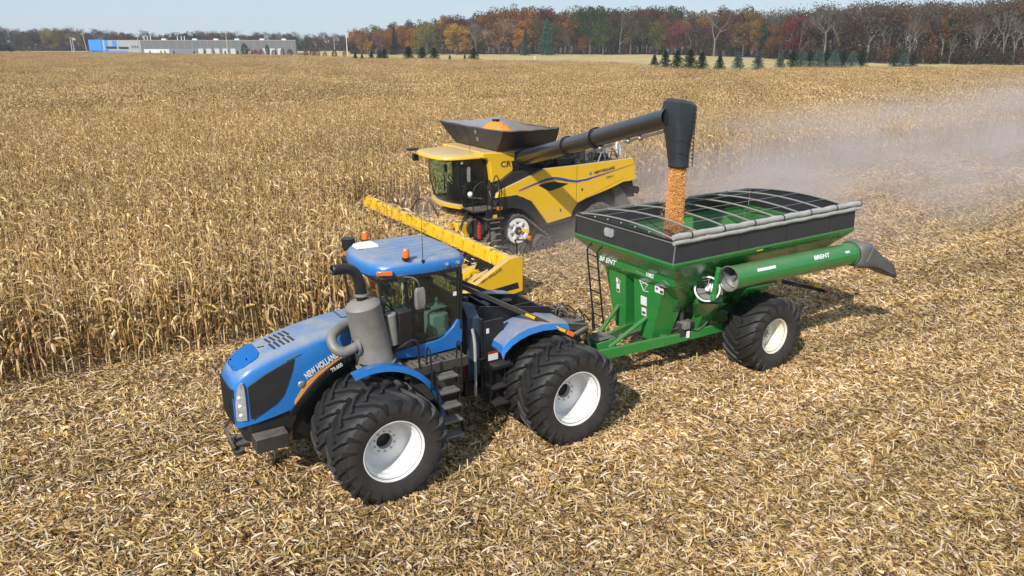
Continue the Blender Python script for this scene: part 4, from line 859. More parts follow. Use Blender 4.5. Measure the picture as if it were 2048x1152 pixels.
# unloading auger
A0 = Vector((-.32, 1.5, 3.60)); A1 = Vector((2.42, 12.05, 6.05)); ax_ = (A1 - A0).normalized(); LA_ = (A1 - A0).length
def rA(t): return .27 + (.225 - .27) * t
m = MB(); m.lathe([(.05, 0), (rA(0), 0), (rA(0), .05)] + [(rA(t), LA_ * t) for t in (.1, .3, .5, .7, .9, 1.0)], A0, ax_, 36)
ag = m.build('unloading_auger', M['auger'], CB, smooth=40)
m = MB()
for t in (.012, .42, .62):
    r = rA(t) + .055; m.lathe([(r - .04, -.04), (r, -.035), (r, -.012), (r - .02, 0), (r, .012), (r, .035), (r - .04, .04)], A0 + ax_ * LA_ * t, ax_, 32)
a_ = ax_.cross(Vector((0, 0, 1))).normalized(); b_ = ax_.cross(a_)
for t in (.012, .42, .62):
    for k in range(18):
        e = a_ * math.cos(k * .349) + b_ * math.sin(k * .349); c = A0 + ax_ * LA_ * t + e * (rA(t) + .02); m.cyl(c - ax_ * .06, c + ax_ * .06, .018, seg=6)
m.build('auger_flange', M['black'], ag)
m = MB()
for t0, t1 in ((.55, .72), (.78, .97)):
    m.tube([A0 + ax_ * LA_ * t0 + b_ * (rA(t0) + .07), A0 + ax_ * LA_ * t1 + b_ * (rA(t1) + .06)], .035, 6)
for t in (.6, .64, .80, .86): c = A0 + ax_ * LA_ * t + b_ * (rA(t) + .07); m.sphere(c, .07)
m.build('auger_linkage', M['steel'], ag)
m = MB(); m.lathe([(.34, -.35), (.34, -.05), (.30, 0)], A0, ax_, 24); m.cyl((-.05, 1.25, 2.9), (-.05, 1.35, 3.6), .3); m.build('auger_elbow', M['black'], CB)
# spout at the end, hanging down
m = MB(); E = A1 + ax_ * .0
cx, cy = 2.17, 12.25
def rr_(c, hx, hy, z0, z1=0, n=24, pw=.6):
    P = []
    for k in range(n):
        t = 2 * math.pi * k / n; a, b = math.cos(t), math.sin(t); s = max(abs(a), abs(b)) ** pw; P.append((c[0] + a / s * hx, c[1] + b / s * hy, z0 + z1 * a))
    return P
m.loft([rr_((2.20, 12.1), .22, .25, 6.42, .05), rr_((2.20, 12.1), .28, .31, 6.33, .05), rr_((2.21, 12.1), .30, .33, 6.1, .03), rr_((2.24, 12.16), .275, .30, 5.8, 0, 24, .45), rr_((2.28, 12.22), .24, .265, 5.5, 0, 24, .3), rr_((2.30, 12.26), .215, .235, 5.2, 0, 24, .2), rr_((2.31, 12.3), .205, .22, 4.98, 0, 24, .1), rr_((2.31, 12.3), .215, .23, 4.94, 0, 24, .1)], caps=False)
sp2 = m.build('auger_spout', M['spout'], ag, thick=.025, smooth=50)
m = MB(); m.poly(rr_((2.20, 12.1), .225, .255, 6.415, .05)); m.build('spout_cap', M['spout'], sp2, thick=.02)
m = MB()
for (c, hx, hy, z) in (((2.28, 12.22), .245, .27, 5.5), ((2.30, 12.26), .22, .24, 5.22), ((2.24, 12.16), .28, .305, 5.8)):
    P = rr_(c, hx, hy, z, .1, 24, .35); m.tube(P + [P[0]], .012, 6)
for k in range(14):
    f = k / 13; m.sphere((2.22 - .2 + .1 * f, 12.1 + .31 + .1 * f - .0, 6.25 - 1.2 * f), .018)
m.tube([(1.98, 12.42, 6.3), (2.05, 12.47, 5.7), (2.12, 12.55, 4.96)], .012, 6)
m.build('spout_rib', M['black'], sp2)
# tracks
for sy in (1, -1):
    TK = empty('crawler_track', parent=CB)
    y0, y1 = (1.0, 1.78) if sy > 0 else (-1.78, -1.0)
    wh = [(0.0, 1.0, .50), (.95, .34, .34), (.35, .25, .25), (-.25, .25, .25), (-1.1, .34, .34)]
    # belt outline as convex hull of circles
    pts = []
    for cx_, cz_, r_ in (wh[0], wh[1], wh[4]):
        for k in range(48): pts.append((cx_ + (r_ + .03) * math.cos(k * math.pi / 24), cz_ + (r_ + .03) * math.sin(k * math.pi / 24)))
    pts = sorted(set((round(a, 4), round(b, 4)) for a, b in pts)); lo = []; hi = []
    def cross(o, a, b): return (a[0] - o[0]) * (b[1] - o[1]) - (a[1] - o[1]) * (b[0] - o[0])
    for p in pts:
        while len(lo) > 1 and cross(lo[-2], lo[-1], p) <= 0: lo.pop()
        lo.append(p)
    for p in pts[::-1]:
        while len(hi) > 1 and cross(hi[-2], hi[-1], p) <= 0: hi.pop()
        hi.append(p)
    hull = lo[:-1] + hi[:-1]
    m = MB(); n = len(hull); cc = (0, .55)
    V = [[m.v((a, y0, b)), m.v((a, y1, b)), m.v((a + (a - cc[0]) * .05, y1, b + (b - cc[1]) * .07)), m.v((a + (a - cc[0]) * .05, y0, b + (b - cc[1]) * .07))] for a, b in hull]
    for i in range(n):
        for j in range(4): m.face([V[i][j], V[(i + 1) % n][j], V[(i + 1) % n][(j + 1) % 4], V[i][(j + 1) % 4]])
    # lugs every 0.16 m
    per = 0; nxt = 0
    for i in range(n):
        a = Vector(hull[i]); b = Vector(hull[(i + 1) % n]); L_ = (b - a).length
        while nxt < per + L_:
            p = a + (b - a) * ((nxt - per) / L_); t_ = (b - a).normalized(); nn = Vector((t_.y, -t_.x)); q = p + nn * .05
            m.bar((q.x, y0, q.y), (q.x + t_.x * .1, (y0 + y1) / 2, q.y + t_.y * .1), .07, .06, up=(nn.x, 0, nn.y)); m.bar((q.x, y1, q.y), (q.x + t_.x * .1, (y0 + y1) / 2, q.y + t_.y * .1), .07, .06, up=(nn.x, 0, nn.y)); nxt += .17
        per += L_
    m.build('track_belt', M['rubber_dusty'], TK, smooth=30)
    yo = sy * 1.80
    m = MB(); m.lathe([(.10, .0), (.2, .0), (.22, -.04), (.34, -.04), (.36, .0), (.47, .0), (.47, -.25)], (0, yo, 1.0), (0, sy, 0), 40)
    for k in range(6):
        t = k * 1.047; m.bar((.2 * math.cos(t), yo, 1 + .2 * math.sin(t)), (.36 * math.cos(t), yo, 1 + .36 * math.sin(t)), .05, .07)
    dwh = m.build('drive_wheel', M['white_rim'], TK)
    m = MB(); m.lathe([(.001, .04), (.12, .04), (.15, .02), (.16, -.05)], (0, yo + sy * .01, 1.0), (0, sy, 0), 24)
    for k in range(6): t = k * 1.047 + .5; m.cyl((.28 * math.cos(t), yo - .04, 1 + .28 * math.sin(t)), (.28 * math.cos(t), yo + sy * .0 - sy * .025, 1 + .28 * math.sin(t)), .03)
    m.build('hub', M['black'], dwh)
    m = MB(); m.cyl((0, yo + sy * .04, 1), (0, yo + sy * .07, 1), .05); m.build('hub_cap', M['amber'], dwh)
    for cx_, cz_, r_ in wh[1:]:
        m = MB(); m.lathe([(.05, .02), (r_ * .45, .02), (r_ * .5, -.04), (r_ * .85, -.04), (r_ * .9, .0), (r_, 0), (r_, -.3)], (cx_, yo, cz_), (0, sy, 0), 30)
        for k in range(12): t = k * .5236; m.bar((cx_ + r_ * .45 * math.cos(t), yo - sy * .01, cz_ + r_ * .45 * math.sin(t)), (cx_ + r_ * .88 * math.cos(t), yo - sy * .01, cz_ + r_ * .88 * math.sin(t)), .03, .05)
        m.build('idler_wheel', M['rubber_dusty'], TK)
rt = tyre_mb(.82, .62, .36, 18, .05, .09, .4).build('tyre', [M['rubber_dusty'], M['rubber_dusty']], smooth=40); rrm = rim_mb(.37, .62, 0, .1, 8, 1).build('rim', [M['cream_rim'], M['black'], M['steel']], smooth=30)
wheel(CB, rt, rrm, (-3.95, 1.3, .8), False, .2, True); wheel(CB, rt, rrm, (-3.95, -1.3, .8), True, 1)
m = MB(); m.cyl((-3.95, -1.2, .8), (-3.95, 1.2, .8), .12); m.box(-4.6, -3.2, -.4, .4, .9, 1.5); m.cyl((-.1, -1.2, 1.0), (-.1, 1.2, 1.0), .2); m.bar((-4.6, 1.2, 2.4), (-4.4, 1.1, 1.0), .08, .08); m.bar((-3.3, 1.3, 1.9), (-3.1, 1.2, 1.0), .05, .05)
m.loft([[(-5.0, -1.0, 2.3), (-5.0, 1.4, 2.3), (-4.6, 1.4, 2.3), (-4.6, -1.0, 2.3)], [(-5.7, -1.0, 1.3), (-5.7, 1.5, 1.3), (-5.0, 1.5, 1.25), (-5.0, -1.0, 1.25)]])
m.build('rear_axle', M['rubber_dusty'], CB)
# feeder house
m = MB(); m.loft([[(1.0, y, z) for y, z in ((-.75, 1.1), (.75, 1.1), (.75, 1.9), (-.75, 1.9))], [(2.75, y, z) for y, z in ((-.8, .35), (.8, .35), (.8, 1.15), (-.8, 1.15))]]); m.box(1.7, 2.2, .8, 1.15, .75, 1.4); m.cyl((2.3, .8, .95), (2.3, 1.2, .95), .2)
m.build('feeder_house', M['yellow'], CB, bevel=.03)
m = MB(); m.cyl((1.5, 1.0, 1.2), (1.5, 1.35, 1.2), .35); m.bar((1.2, .9, 1.9), (2.6, .9, .9), .1, .1); m.box(1.0, 1.6, -1.2, 1.2, 1.5, 1.95); m.build('feeder_drive', M['black_dusty'], CB, bevel=.02)
m = MB()
for pts in ([(1.6, 1.2, 1.7), (2.1, 1.6, 1.75), (2.4, 1.7, 1.2), (2.6, 1.6, .9)], [(1.5, 1.1, 1.6), (2.0, 1.5, 1.85), (2.3, 1.5, 1.3), (2.5, 1.4, .9)], [(2.2, -.3, 1.3), (2.4, -.6, 1.9), (2.7, -1.0, 2.0), (2.8, -1.5, 1.5)]): m.tube(smooth_path(pts), .025, 6)
m.build('hydraulic_hose', M['black'], CB)
# ---------------------------------------------------------------- corn header (bolted to the combine: a part of it)
HD = empty('corn_header', parent=CB)
HW = 6.05
HF = -5.85
m = MB(); prof = [(2.7, .45), (2.7, 1.30), (2.76, 1.37), (2.88, 1.36), (2.97, 1.15), (3.0, .93), (2.82, .88), (2.8, .55), (3.3, .45), (3.3, .38), (2.9, .36)]
m.prism(prof, HF, HW, 'y')
m.build('header_back', M['yellow'], HD, bevel=.01)
m = MB(); m.cyl((3.25, -HW + .1, .78), (3.25, HW - .1, .78), .11, seg=16)
for k in range(150):
    y = -HW + .15 + k * (2 * HW - .3) / 150
    if abs(y) < .7: continue
    s = 1 if y < 0 else -1
    R = []
    for i in range(7):
        t = i * math.pi / 3 * .95; R.append((m.v((3.25 + .1 * math.cos(t), y + s * .012 * i, .78 + .1 * math.sin(t))), m.v((3.25 + .27 * math.cos(t), y + s * .012 * i, .78 + .27 * math.sin(t)))))
    if k % 3 == 0:
        for a, b in zip(R, R[1:]): m.face([a[0], a[1], b[1], b[0]])
m.build('cross_auger', M['deck'], HD)
snout = MB().loft([[(3.1, -.19, .5), (3.1, .19, .5), (3.1, .18, .75), (3.1, .09, .92), (3.1, -.09, .92), (3.1, -.18, .75)], [(3.8, -.19, .34), (3.8, .19, .34), (3.8, .18, .6), (3.8, .09, .78), (3.8, -.09, .78), (3.8, -.18, .6)], [(4.4, -.13, .15), (4.4, .13, .15), (4.4, .12, .28), (4.4, .06, .38), (4.4, -.06, .38), (4.4, -.12, .28)], [(4.95, -.02, .05), (4.95, .02, .05), (4.95, .02, .09), (4.95, .01, .1), (4.95, -.01, .1), (4.95, -.02, .09)]]).build('row_divider', M['yellow'], HD, smooth=50)
for k in range(15):
    o = snout if k == 0 else snout.copy()
    if k: COL.objects.link(o); o.parent = HD
    o.location = (0, -5.32 + .76 * k, 0)
for sy in (1, -1):
    m = MB(); m.prism([(2.6, .3), (2.6, 1.3), (2.75, 1.45), (3.1, 1.42), (4.6, .62), (5.0, .28), (4.9, .12), (3.2, .2)] if sy > 0 else [(2.7, .3), (2.7, 1.3), (2.85, 1.3), (3.1, .85), (4.3, .4), (4.6, .2), (3.2, .2)], *((HW - .08, HW + .12) if sy > 0 else (HF - .1, HF + .08)), 'y')
    e = m.build('end_divider', M['yellow'], HD, bevel=.03)
    if sy > 0: m = MB(); m.prism([(2.75, .42), (2.8, .62), (4.2, .48), (4.5, .32)], HW + .11, HW + .125, 'y'); m.bar((3.3, HW - .25, 1.0), (4.1, HW - .25, .7), .14, .14); m.build('divider_band', M['black'], e)
    if sy > 0:
        text('NEW HOLLAND', 'lettering', .12, (4.1, HW + .13, .78), (-1, 0, .45), (0, 0, 1), M['decal_dark'], e, xs=.9)
        m = MB(); m.tube(smooth_path([(2.7, HW - .1, 1.35), (2.7, HW - .1, 1.75), (2.75, HW - .1, 1.9), (2.6, HW + .2, 1.95), (2.5, HW + .25, 1.95)]), .022, 6); m.tube([(2.5, HW + .25, 1.95), (2.6, HW + .05, 1.4)], .01, 5); g = m.build('lamp_bracket', M['black'], e)
        m = MB(); m.box(2.42, 2.5, HW + .15, HW + .3, 1.93, 2.07); m.build('amber_lamp', M['amber'], g, bevel=.015)
        m = MB(); m.box(2.44, 2.5, HW - .15, HW + .2, 2.15, 2.22); m.build('yellow_reflector', M['reflect_y'], g)
# row units: dark gearboxes under the beam, one per row, and stripper plates
for k in range(16):
    y = -5.55 + .74 * k; m = MB(); m.sphere((3.1, y, .72), .2, .8, 1, 1.1); m.box(3.2, 4.1, y - .12, y + .12, .28, .4); m.cyl((3.15, y - .2, .62), (3.15, y + .2, .62), .09)
    m.build('row_unit', M['black_dusty'], HD)
    m = MB(); m.bar((2.98, y - .33, .92), (3.01, y - .33, 1.32), .02, .05); m.build('beam_rib', M['yellow'], HD)
# falling grain
rn = np.random.default_rng(3)
n = 24000
O6 = np.array([(1, 0, 0), (-1, 0, 0), (0, 1, 0), (0, -1, 0), (0, 0, 1), (0, 0, -1)], float); F8 = [(0, 2, 4), (2, 1, 4), (1, 3, 4), (3, 0, 4), (2, 0, 5), (1, 2, 5), (3, 1, 5), (0, 3, 5)]
zz = 5.25 - rn.random(n) * 2.15; ang = rn.random(n) * 6.283; rr = .195 * np.sqrt(rn.random(n)) * (1 + (5.2 - zz) * .09)
stray = rn.random(n) < .05; stray &= zz < 4.9; rr[stray] *= 1.3
X = 2.31 + rr * np.cos(ang) * 1.0 + .02 * (5.2 - zz) + np.where(stray, rn.random(n) * .12, 0); Y = 12.3 + rr * np.sin(ang)
ctr = np.stack([X, Y, zz], 1); sz = rn.uniform(.0055, .0105, (n, 1, 1)) * np.array([1, 1, 1.6]).reshape(1, 1, 3)
V = (O6[None] * sz + ctr[:, None]).reshape(-1, 3); F = (np.array(F8)[None] + 6 * np.arange(n)[:, None, None]).reshape(-1, 3)
me = bpy.data.meshes.new('falling_corn'); me.from_pydata(V.tolist(), [], F.tolist())
gm, t, p, N, L = newmat('kernel'); g = N('ShaderNodeNewGeometry'); cr2 = N('ShaderNodeValToRGB'); cr2.color_ramp.elements[0].color = (.55, .15, .008, 1); cr2.color_ramp.elements[1].color = (.98, .50, .06, 1); L(g.outputs['Random Per Island'], cr2.inputs[0]); L(cr2.outputs[0], p.inputs['Base Color']); p.inputs['Roughness'].default_value = .45
M['kernel'] = gm
o = link_mesh('falling_corn', me, gm); o.matrix_world = Matrix.Translation((-.716, 29.622, 0)) @ Matrix.Rotation(rad(212), 4, 'Z')
tag(o, 'stream of orange corn kernels pouring from the black spout into the green cart', 'falling corn', kind='stuff')
o = mound('corn_pile', -.55, -.7, 4.1, 1.0, 1.0, .70, None, 9); o.matrix_world = Matrix.Translation((-.716, 29.622, 0)) @ Matrix.Rotation(rad(212), 4, 'Z')
tag(o, 'orange corn heaped in the open black grain tank of the yellow combine', 'corn heap', kind='stuff')
# ================================================================ FIELD
PSI = rad(32)
CBO = Vector((-.716, 29.622, 0)); FW = Vector((-math.cos(PSI), -math.sin(PSI), 0)); LF = Vector((math.sin(PSI), -math.cos(PSI), 0))
def loc2w(x, y):
    return CBO.x + FW.x * x + LF.x * y, CBO.y + FW.y * x + LF.y * y
def straw_mat(name, trans=.25, big=.12, lift=1.0, swath=0):
    m, t, p, N, L = newmat(name); t.nodes.remove(p); o = t.nodes['Material Output']
    at = N('ShaderNodeAttribute'); at.attribute_name = 'Col'; g = N('ShaderNodeNewGeometry')
    n = N('ShaderNodeTexNoise'); n.inputs['Scale'].default_value = .05; n.inputs['Detail'].default_value = 5; n.inputs['Roughness'].default_value = .7
    L(g.outputs['Position'], n.inputs['Vector'])
    mr = N('ShaderNodeMapRange'); mr.inputs['From Min'].default_value = .3; mr.inputs['From Max'].default_value = .7; mr.inputs['To Min'].default_value = lift * (1 - big); mr.inputs['To Max'].default_value = lift * (1 + big); L(n.outputs['Fac'], mr.inputs['Value'])
    oi = N('ShaderNodeObjectInfo'); m2 = N('ShaderNodeMapRange'); m2.inputs['To Min'].default_value = .88; m2.inputs['To Max'].default_value = 1.12; L(oi.outputs['Random'], m2.inputs['Value'])
    k = N('ShaderNodeMath'); k.operation = 'MULTIPLY'; L(mr.outputs[0], k.inputs[0]); L(m2.outputs[0], k.inputs[1])
    if swath:
        mp = N('ShaderNodeMapping'); mp.vector_type = 'TEXTURE'; mp.inputs['Rotation'].default_value = (0, 0, PSI); mp.inputs['Scale'].default_value = (9, 1, 1); L(g.outputs['Position'], mp.inputs[0])
        n5 = N('ShaderNodeTexNoise'); n5.inputs['Scale'].default_value = .55; n5.inputs['Detail'].default_value = 5; n5.inputs['Roughness'].default_value = .6; L(mp.outputs[0], n5.inputs['Vector'])
        m5 = N('ShaderNodeMapRange'); m5.inputs['From Min'].default_value = .3; m5.inputs['From Max'].default_value = .7; m5.inputs['To Min'].default_value = 1 - swath; m5.inputs['To Max'].default_value = 1 + swath; L(n5.outputs['Fac'], m5.inputs['Value'])
        k5 = N('ShaderNodeMath'); k5.operation = 'MULTIPLY'; L(k.outputs[0], k5.inputs[0]); L(m5.outputs[0], k5.inputs[1]); k = k5
    sc = N('ShaderNodeVectorMath'); sc.operation = 'SCALE'; L(at.outputs['Color'], sc.inputs[0]); L(k.outputs[0], sc.inputs['Scale'])
    d = N('ShaderNodeBsdfDiffuse'); tr = N('ShaderNodeBsdfTranslucent'); ms = N('ShaderNodeMixShader'); ms.inputs[0].default_value = trans
    L(sc.outputs[0], d.inputs[0]); L(sc.outputs[0], tr.inputs[0]); L(d.outputs[0], ms.inputs[1]); L(tr.outputs[0], ms.inputs[2]); L(ms.outputs[0], o.inputs[0])
    return m
class NP:
    """fast face soup with a colour per vertex"""
    def __init__(s): s.V = []; s.F = []; s.C = []; s.n = 0
    def add(s, v, f, c):
        v = np.asarray(v, float); s.V.append(v); s.F += [tuple(i + s.n for i in q) for q in f]; s.C.append(np.tile(np.array([*c, 1.0]), (len(v), 1))); s.n += len(v)
    def arrays(s): return np.concatenate(s.V), s.F, np.concatenate(s.C)
def leaf(np_, base, az, L, W, up, droop, seg, c, rn, twist=.6):
    """a strap leaf that leaves the stalk going up and out and then hangs"""
    d = np.array([math.cos(az), math.sin(az), 0]); sd_ = np.array([-math.sin(az), math.cos(az), 0]); pts = []; p = np.array(base, float); el = up
    V = []
    for i in range(seg + 1):
        f = i / seg; wd = W * (math.sin(math.pi * min(.98, .15 + f * .85)) ** .6); tw = twist * (f - .3) * 3
        s2 = sd_ * math.cos(tw) + np.array([0, 0, 1]) * math.sin(tw)
        V += [p - s2 * wd / 2, p + s2 * wd / 2]
        p = p + (d * math.cos(el) + np.array([0, 0, 1]) * math.sin(el)) * L / seg; el -= droop / seg; el = max(el, -1.55); az2 = rn.uniform(-.3, .3); d = d * math.cos(az2) + sd_ * math.sin(az2)
    F = [(2 * i, 2 * i + 1, 2 * i + 3, 2 * i + 2) for i in range(seg)]
    np_.add(V, F, c)
TAN = [(.30, .185, .08), (.24, .14, .055), (.62, .46, .26), (.55, .385, .19), (.48, .325, .14), (.72, .57, .37), (.57, .42, .17), (.42, .265, .11), (.66, .50, .30), (.33, .20, .085), (.56, .44, .20)]
def tone(rn, k=1.0):
    c = rn.choice(TAN); f = rn.uniform(.7, 1.18) * k; return (min(.9, c[0] * f * 1.02), min(.9, c[1] * f * .97), c[2] * f * .92)
def stalk(np_, x, y, h, rn, lean=.08, leaves=8, W=.048, seg=4, thick=.017, sides=4):
    az = rn.uniform(0, 6.283); le = abs(rn.gauss(0, lean)); top = np.array([x + math.cos(az) * le * h, y + math.sin(az) * le * h, h * math.cos(le)]); b = np.array([x, y, -.02]); mid = b * .45 + top * .55 + np.array([rn.uniform(-.03, .03), rn.uniform(-.03, .03), 0])
    V = []
    for p, r in ((b, thick), (mid, thick * .8), (top, thick * .25)):
        for k in range(sides): t = 6.283 * k / sides; V.append(p + np.array([math.cos(t) * r, math.sin(t) * r, 0]))
    F = [(r * sides + k, r * sides + (k + 1) % sides, (r + 1) * sides + (k + 1) % sides, (r + 1) * sides + k) for r in range(2) for k in range(sides)]
    np_.add(V, F, tone(rn, 1.05))
    pl = rn.uniform(0, 3.14)
    for i in range(leaves):
        f = .18 + .80 * (i + rn.random() * .8) / leaves; p = b * (1 - f) + top * f
        up = rn.uniform(.1, 1.0) if f > .55 else rn.uniform(-.9, .3)
        leaf(np_, p, pl + (i % 2) * 3.14 + rn.uniform(-.6, .6), rn.uniform(.35, .7), W * rn.uniform(.7, 1.3), up, rn.uniform(1.6, 3.4), seg, tone(rn, 1.04), rn)
    for k in range(3): leaf(np_, top, rn.uniform(0, 6.28), rn.uniform(.12, .25), W * .35, rn.uniform(.7, 1.4), rn.uniform(.2, 1.2), 2, tone(rn, .95), rn)
    # hanging ear in its husk
    a = rn.uniform(0, 6.28); c = b * .55 + top * .45 + np.array([math.cos(a) * .07, math.sin(a) * .07, 0]); dn = np.array([math.cos(a) * .5, math.sin(a) * .5, rn.uniform(-.9, .2)]); dn /= np.linalg.norm(dn); s1 = np.cross(dn, [0, 0, 1.]); s1 /= max(np.linalg.norm(s1), .1); s2 = np.cross(dn, s1)
    V = []; r_ = .041 * (1 if W < .07 else 1.3)
    for f, rr in ((0, .6), (.35, 1.15), (.75, .9), (1.05, .15)):
        for k in range(5): t = 6.283 * k / 5; V.append(c + dn * .24 * f + (s1 * math.cos(t) + s2 * math.sin(t)) * r_ * rr)
    F = [(r * 5 + k, r * 5 + (k + 1) % 5, (r + 1) * 5 + (k + 1) % 5, (r + 1) * 5 + k) for r in range(3) for k in range(5)]
    np_.add(V, F, tone(rn, 1.2))
def gn_scatter(o, nvar):
    """instances template k on the points whose kind is 100+k; everything lives in the object's own mesh"""
    ng = bpy.data.node_groups.new(o.name + "_scatter", 'GeometryNodeTree')
    ng.interface.new_socket("Geometry", in_out='INPUT', socket_type='NodeSocketGeometry'); ng.interface.new_socket("Geometry", in_out='OUTPUT', socket_type='NodeSocketGeometry')
    N = ng.nodes.new; L = ng.links.new; gi = N('NodeGroupInput'); go = N('NodeGroupOutput'); jn = N('GeometryNodeJoinGeometry')
    def attr(nm, ty):
        a = N('GeometryNodeInputNamedAttribute'); a.data_type = ty; a.inputs['Name'].default_value = nm; return a
    kd = attr('kind', 'INT'); rz = attr('rz', 'FLOAT'); sc = attr('sc', 'FLOAT'); cx = N('ShaderNodeCombineXYZ'); L(rz.outputs['Attribute'], cx.inputs['Z'])
    def eq(v):
        c = N('FunctionNodeCompare'); c.data_type = 'INT'; c.operation = 'EQUAL'; L(kd.outputs['Attribute'], c.inputs[2]); c.inputs[3].default_value = v; return c.outputs[0]
    for k in range(nvar):
        s1 = N('GeometryNodeSeparateGeometry'); s1.domain = 'POINT'; L(gi.outputs[0], s1.inputs['Geometry']); L(eq(k), s1.inputs['Selection'])
        s2 = N('GeometryNodeSeparateGeometry'); s2.domain = 'POINT'; L(gi.outputs[0], s2.inputs['Geometry']); L(eq(100 + k), s2.inputs['Selection'])
        ip = N('GeometryNodeInstanceOnPoints'); L(s2.outputs[0], ip.inputs['Points']); L(s1.outputs[0], ip.inputs['Instance']); L(cx.outputs[0], ip.inputs['Rotation']); L(sc.outputs['Attribute'], ip.inputs['Scale'])
        L(ip.outputs[0], jn.inputs[0])
    L(jn.outputs[0], go.inputs[0])
    md = o.modifiers.new("scatter", 'NODES'); md.node_group = ng
def scatter_object(name, templates, points, material):
    """points: list (x, y, z, rz, scale, variant)"""
    P = np.array(points, float); V = []; F = []; C = []; K = []; off = 0
    for k, tpl in enumerate(templates):
        v, f, c = tpl.arrays(); V.append(v); F += [tuple(i + off for i in q) for q in f]; C.append(c); K.append(np.full(len(v), k)); off += len(v)
    V.append(P[:, :3]); C.append(np.ones((len(P), 4))); K.append(100 + P[:, 5].astype(int))
    RZ = np.concatenate([np.zeros(off), P[:, 3]]); S = np.concatenate([np.ones(off), P[:, 4]])
    me = bpy.data.meshes.new(name); me.from_pydata(np.concatenate(V).tolist(), [], F)
    a = me.attributes.new('kind', 'INT', 'POINT'); a.data.foreach_set('value', np.concatenate(K).astype(np.int32))
    a = me.attributes.new('rz', 'FLOAT', 'POINT'); a.data.foreach_set('value', RZ.astype(np.float32))
    a = me.attributes.new('sc', 'FLOAT', 'POINT'); a.data.foreach_set('value', S.astype(np.float32))
    a = me.color_attributes.new('Col', 'FLOAT_COLOR', 'POINT'); a.data.foreach_set('color', np.concatenate(C).astype(np.float32).ravel())
    o = link_mesh(name, me, material); gn_scatter(o, len(templates)); return o
# ---- ground
gm, t, p, N, L = newmat('field_soil'); p.inputs['Roughness'].default_value = .95; p.inputs['Specular IOR Level'].default_value = .1
g = N('ShaderNodeNewGeometry'); n1 = N('ShaderNodeTexNoise'); n1.inputs['Scale'].default_value = 14; n1.inputs['Detail'].default_value = 8; n1.inputs['Roughness'].default_value = .75; L(g.outputs['Position'], n1.inputs['Vector'])
cr3 = N('ShaderNodeValToRGB'); e = cr3.color_ramp.elements; e[0].position = .35; e[0].color = (.03, .018, .009, 1); e[1].position = .68; e[1].color = (.22, .15, .075, 1); L(n1.outputs['Fac'], cr3.inputs[0]); L(cr3.outputs[0], p.inputs['Base Color'])
b = N('ShaderNodeBump'); b.inputs['Strength'].default_value = .8; b.inputs['Distance'].default_value = .05; L(n1.outputs['Fac'], b.inputs['Height']); L(b.outputs[0], p.inputs['Normal'])
m = MB(); m.poly([(-2500, -60, 0), (2500, -60, 0), (2500, 3500, 0), (-2500, 3500, 0)]); o = m.build('ground', gm); tag(o, 'bare brown field soil under the chopped corn stalks', kind='structure')
# grass beyond the corn
gg, t, p, N, L = newmat('dry_grass'); p.inputs['Roughness'].default_value = .95; p.inputs['Specular IOR Level'].default_value = .05
g = N('ShaderNodeNewGeometry'); n1 = N('ShaderNodeTexNoise'); n1.inputs['Scale'].default_value = .06; n1.inputs['Detail'].default_value = 9; n1.inputs['Roughness'].default_value = .7; L(g.outputs['Position'], n1.inputs['Vector'])
cr4 = N('ShaderNodeValToRGB'); e = cr4.color_ramp.elements; e[0].position = .3; e[0].color = (.30, .25, .10, 1); e[1].position = .62; e[1].color = (.56, .43, .21, 1); L(n1.outputs['Fac'], cr4.inputs[0]); L(cr4.outputs[0], p.inputs['Base Color'])
# far boundary of the corn: (x, y) world
EDGE = [(-1100, 900), (-520, 620), (-300, 455), (-180, 385), (-84, 318), (-40, 268), (-4, 243), (22, 228), (30, 205), (33, 176), (36, 165), (48, 164), (56, 171), (66, 178), (110, 183), (135, 190), (260, 225)]
m = MB(); m.poly([(x, y, .03) for x, y in EDGE] + [(900, 240, .03), (2200, 2500, .03), (-2200, 2500, .03), (-2000, 1200, .03)]); o = m.build('grass_field', gg); tag(o, 'pale dry grass field between the corn and the woods', kind='structure')
# ---- corn
rnd = random.Random(11)
RW = .76
tp = []
for k in range(6):
    q = NP()
    for r in (-1, 0, 1):
        x = -1.14
        while x < 1.14:
            stalk(q, x + rnd.uniform(-.04, .04), r * RW + rnd.uniform(-.03, .03), rnd.uniform(2.05, 2.5) if rnd.random() > .06 else rnd.uniform(1.0, 1.7), rnd, lean=.07 if rnd.random() > .08 else .45, leaves=rnd.randint(8, 11)); x += .15
    tp.append(q)
for k in range(3):      # coarser stands for the distance
    q = NP()
    for r in range(-3, 4):
        x = -2.66
        while x < 2.66: stalk(q, x, r * RW + rnd.uniform(-.05, .05), rnd.uniform(2.1, 2.5), rnd, lean=.08, leaves=5, W=.11, seg=3, thick=.02, sides=3); x += .3
    tp.append(q)
def inside_edge(x, y):
    for (a, b), (c, d) in zip(EDGE, EDGE[1:]):
        if a <= x <= c: return y < b + (d - b) * (x - a) / (c - a) - 1
    return False
pts = []
TH = 46 * math.pi / 180
def visible(x, y, mrg):
    if y < 3: return False
    return abs(math.atan2(x, y)) < TH or abs(x) < mrg + y * math.tan(TH)
base_rz = PSI + math.pi
NEAR = 75
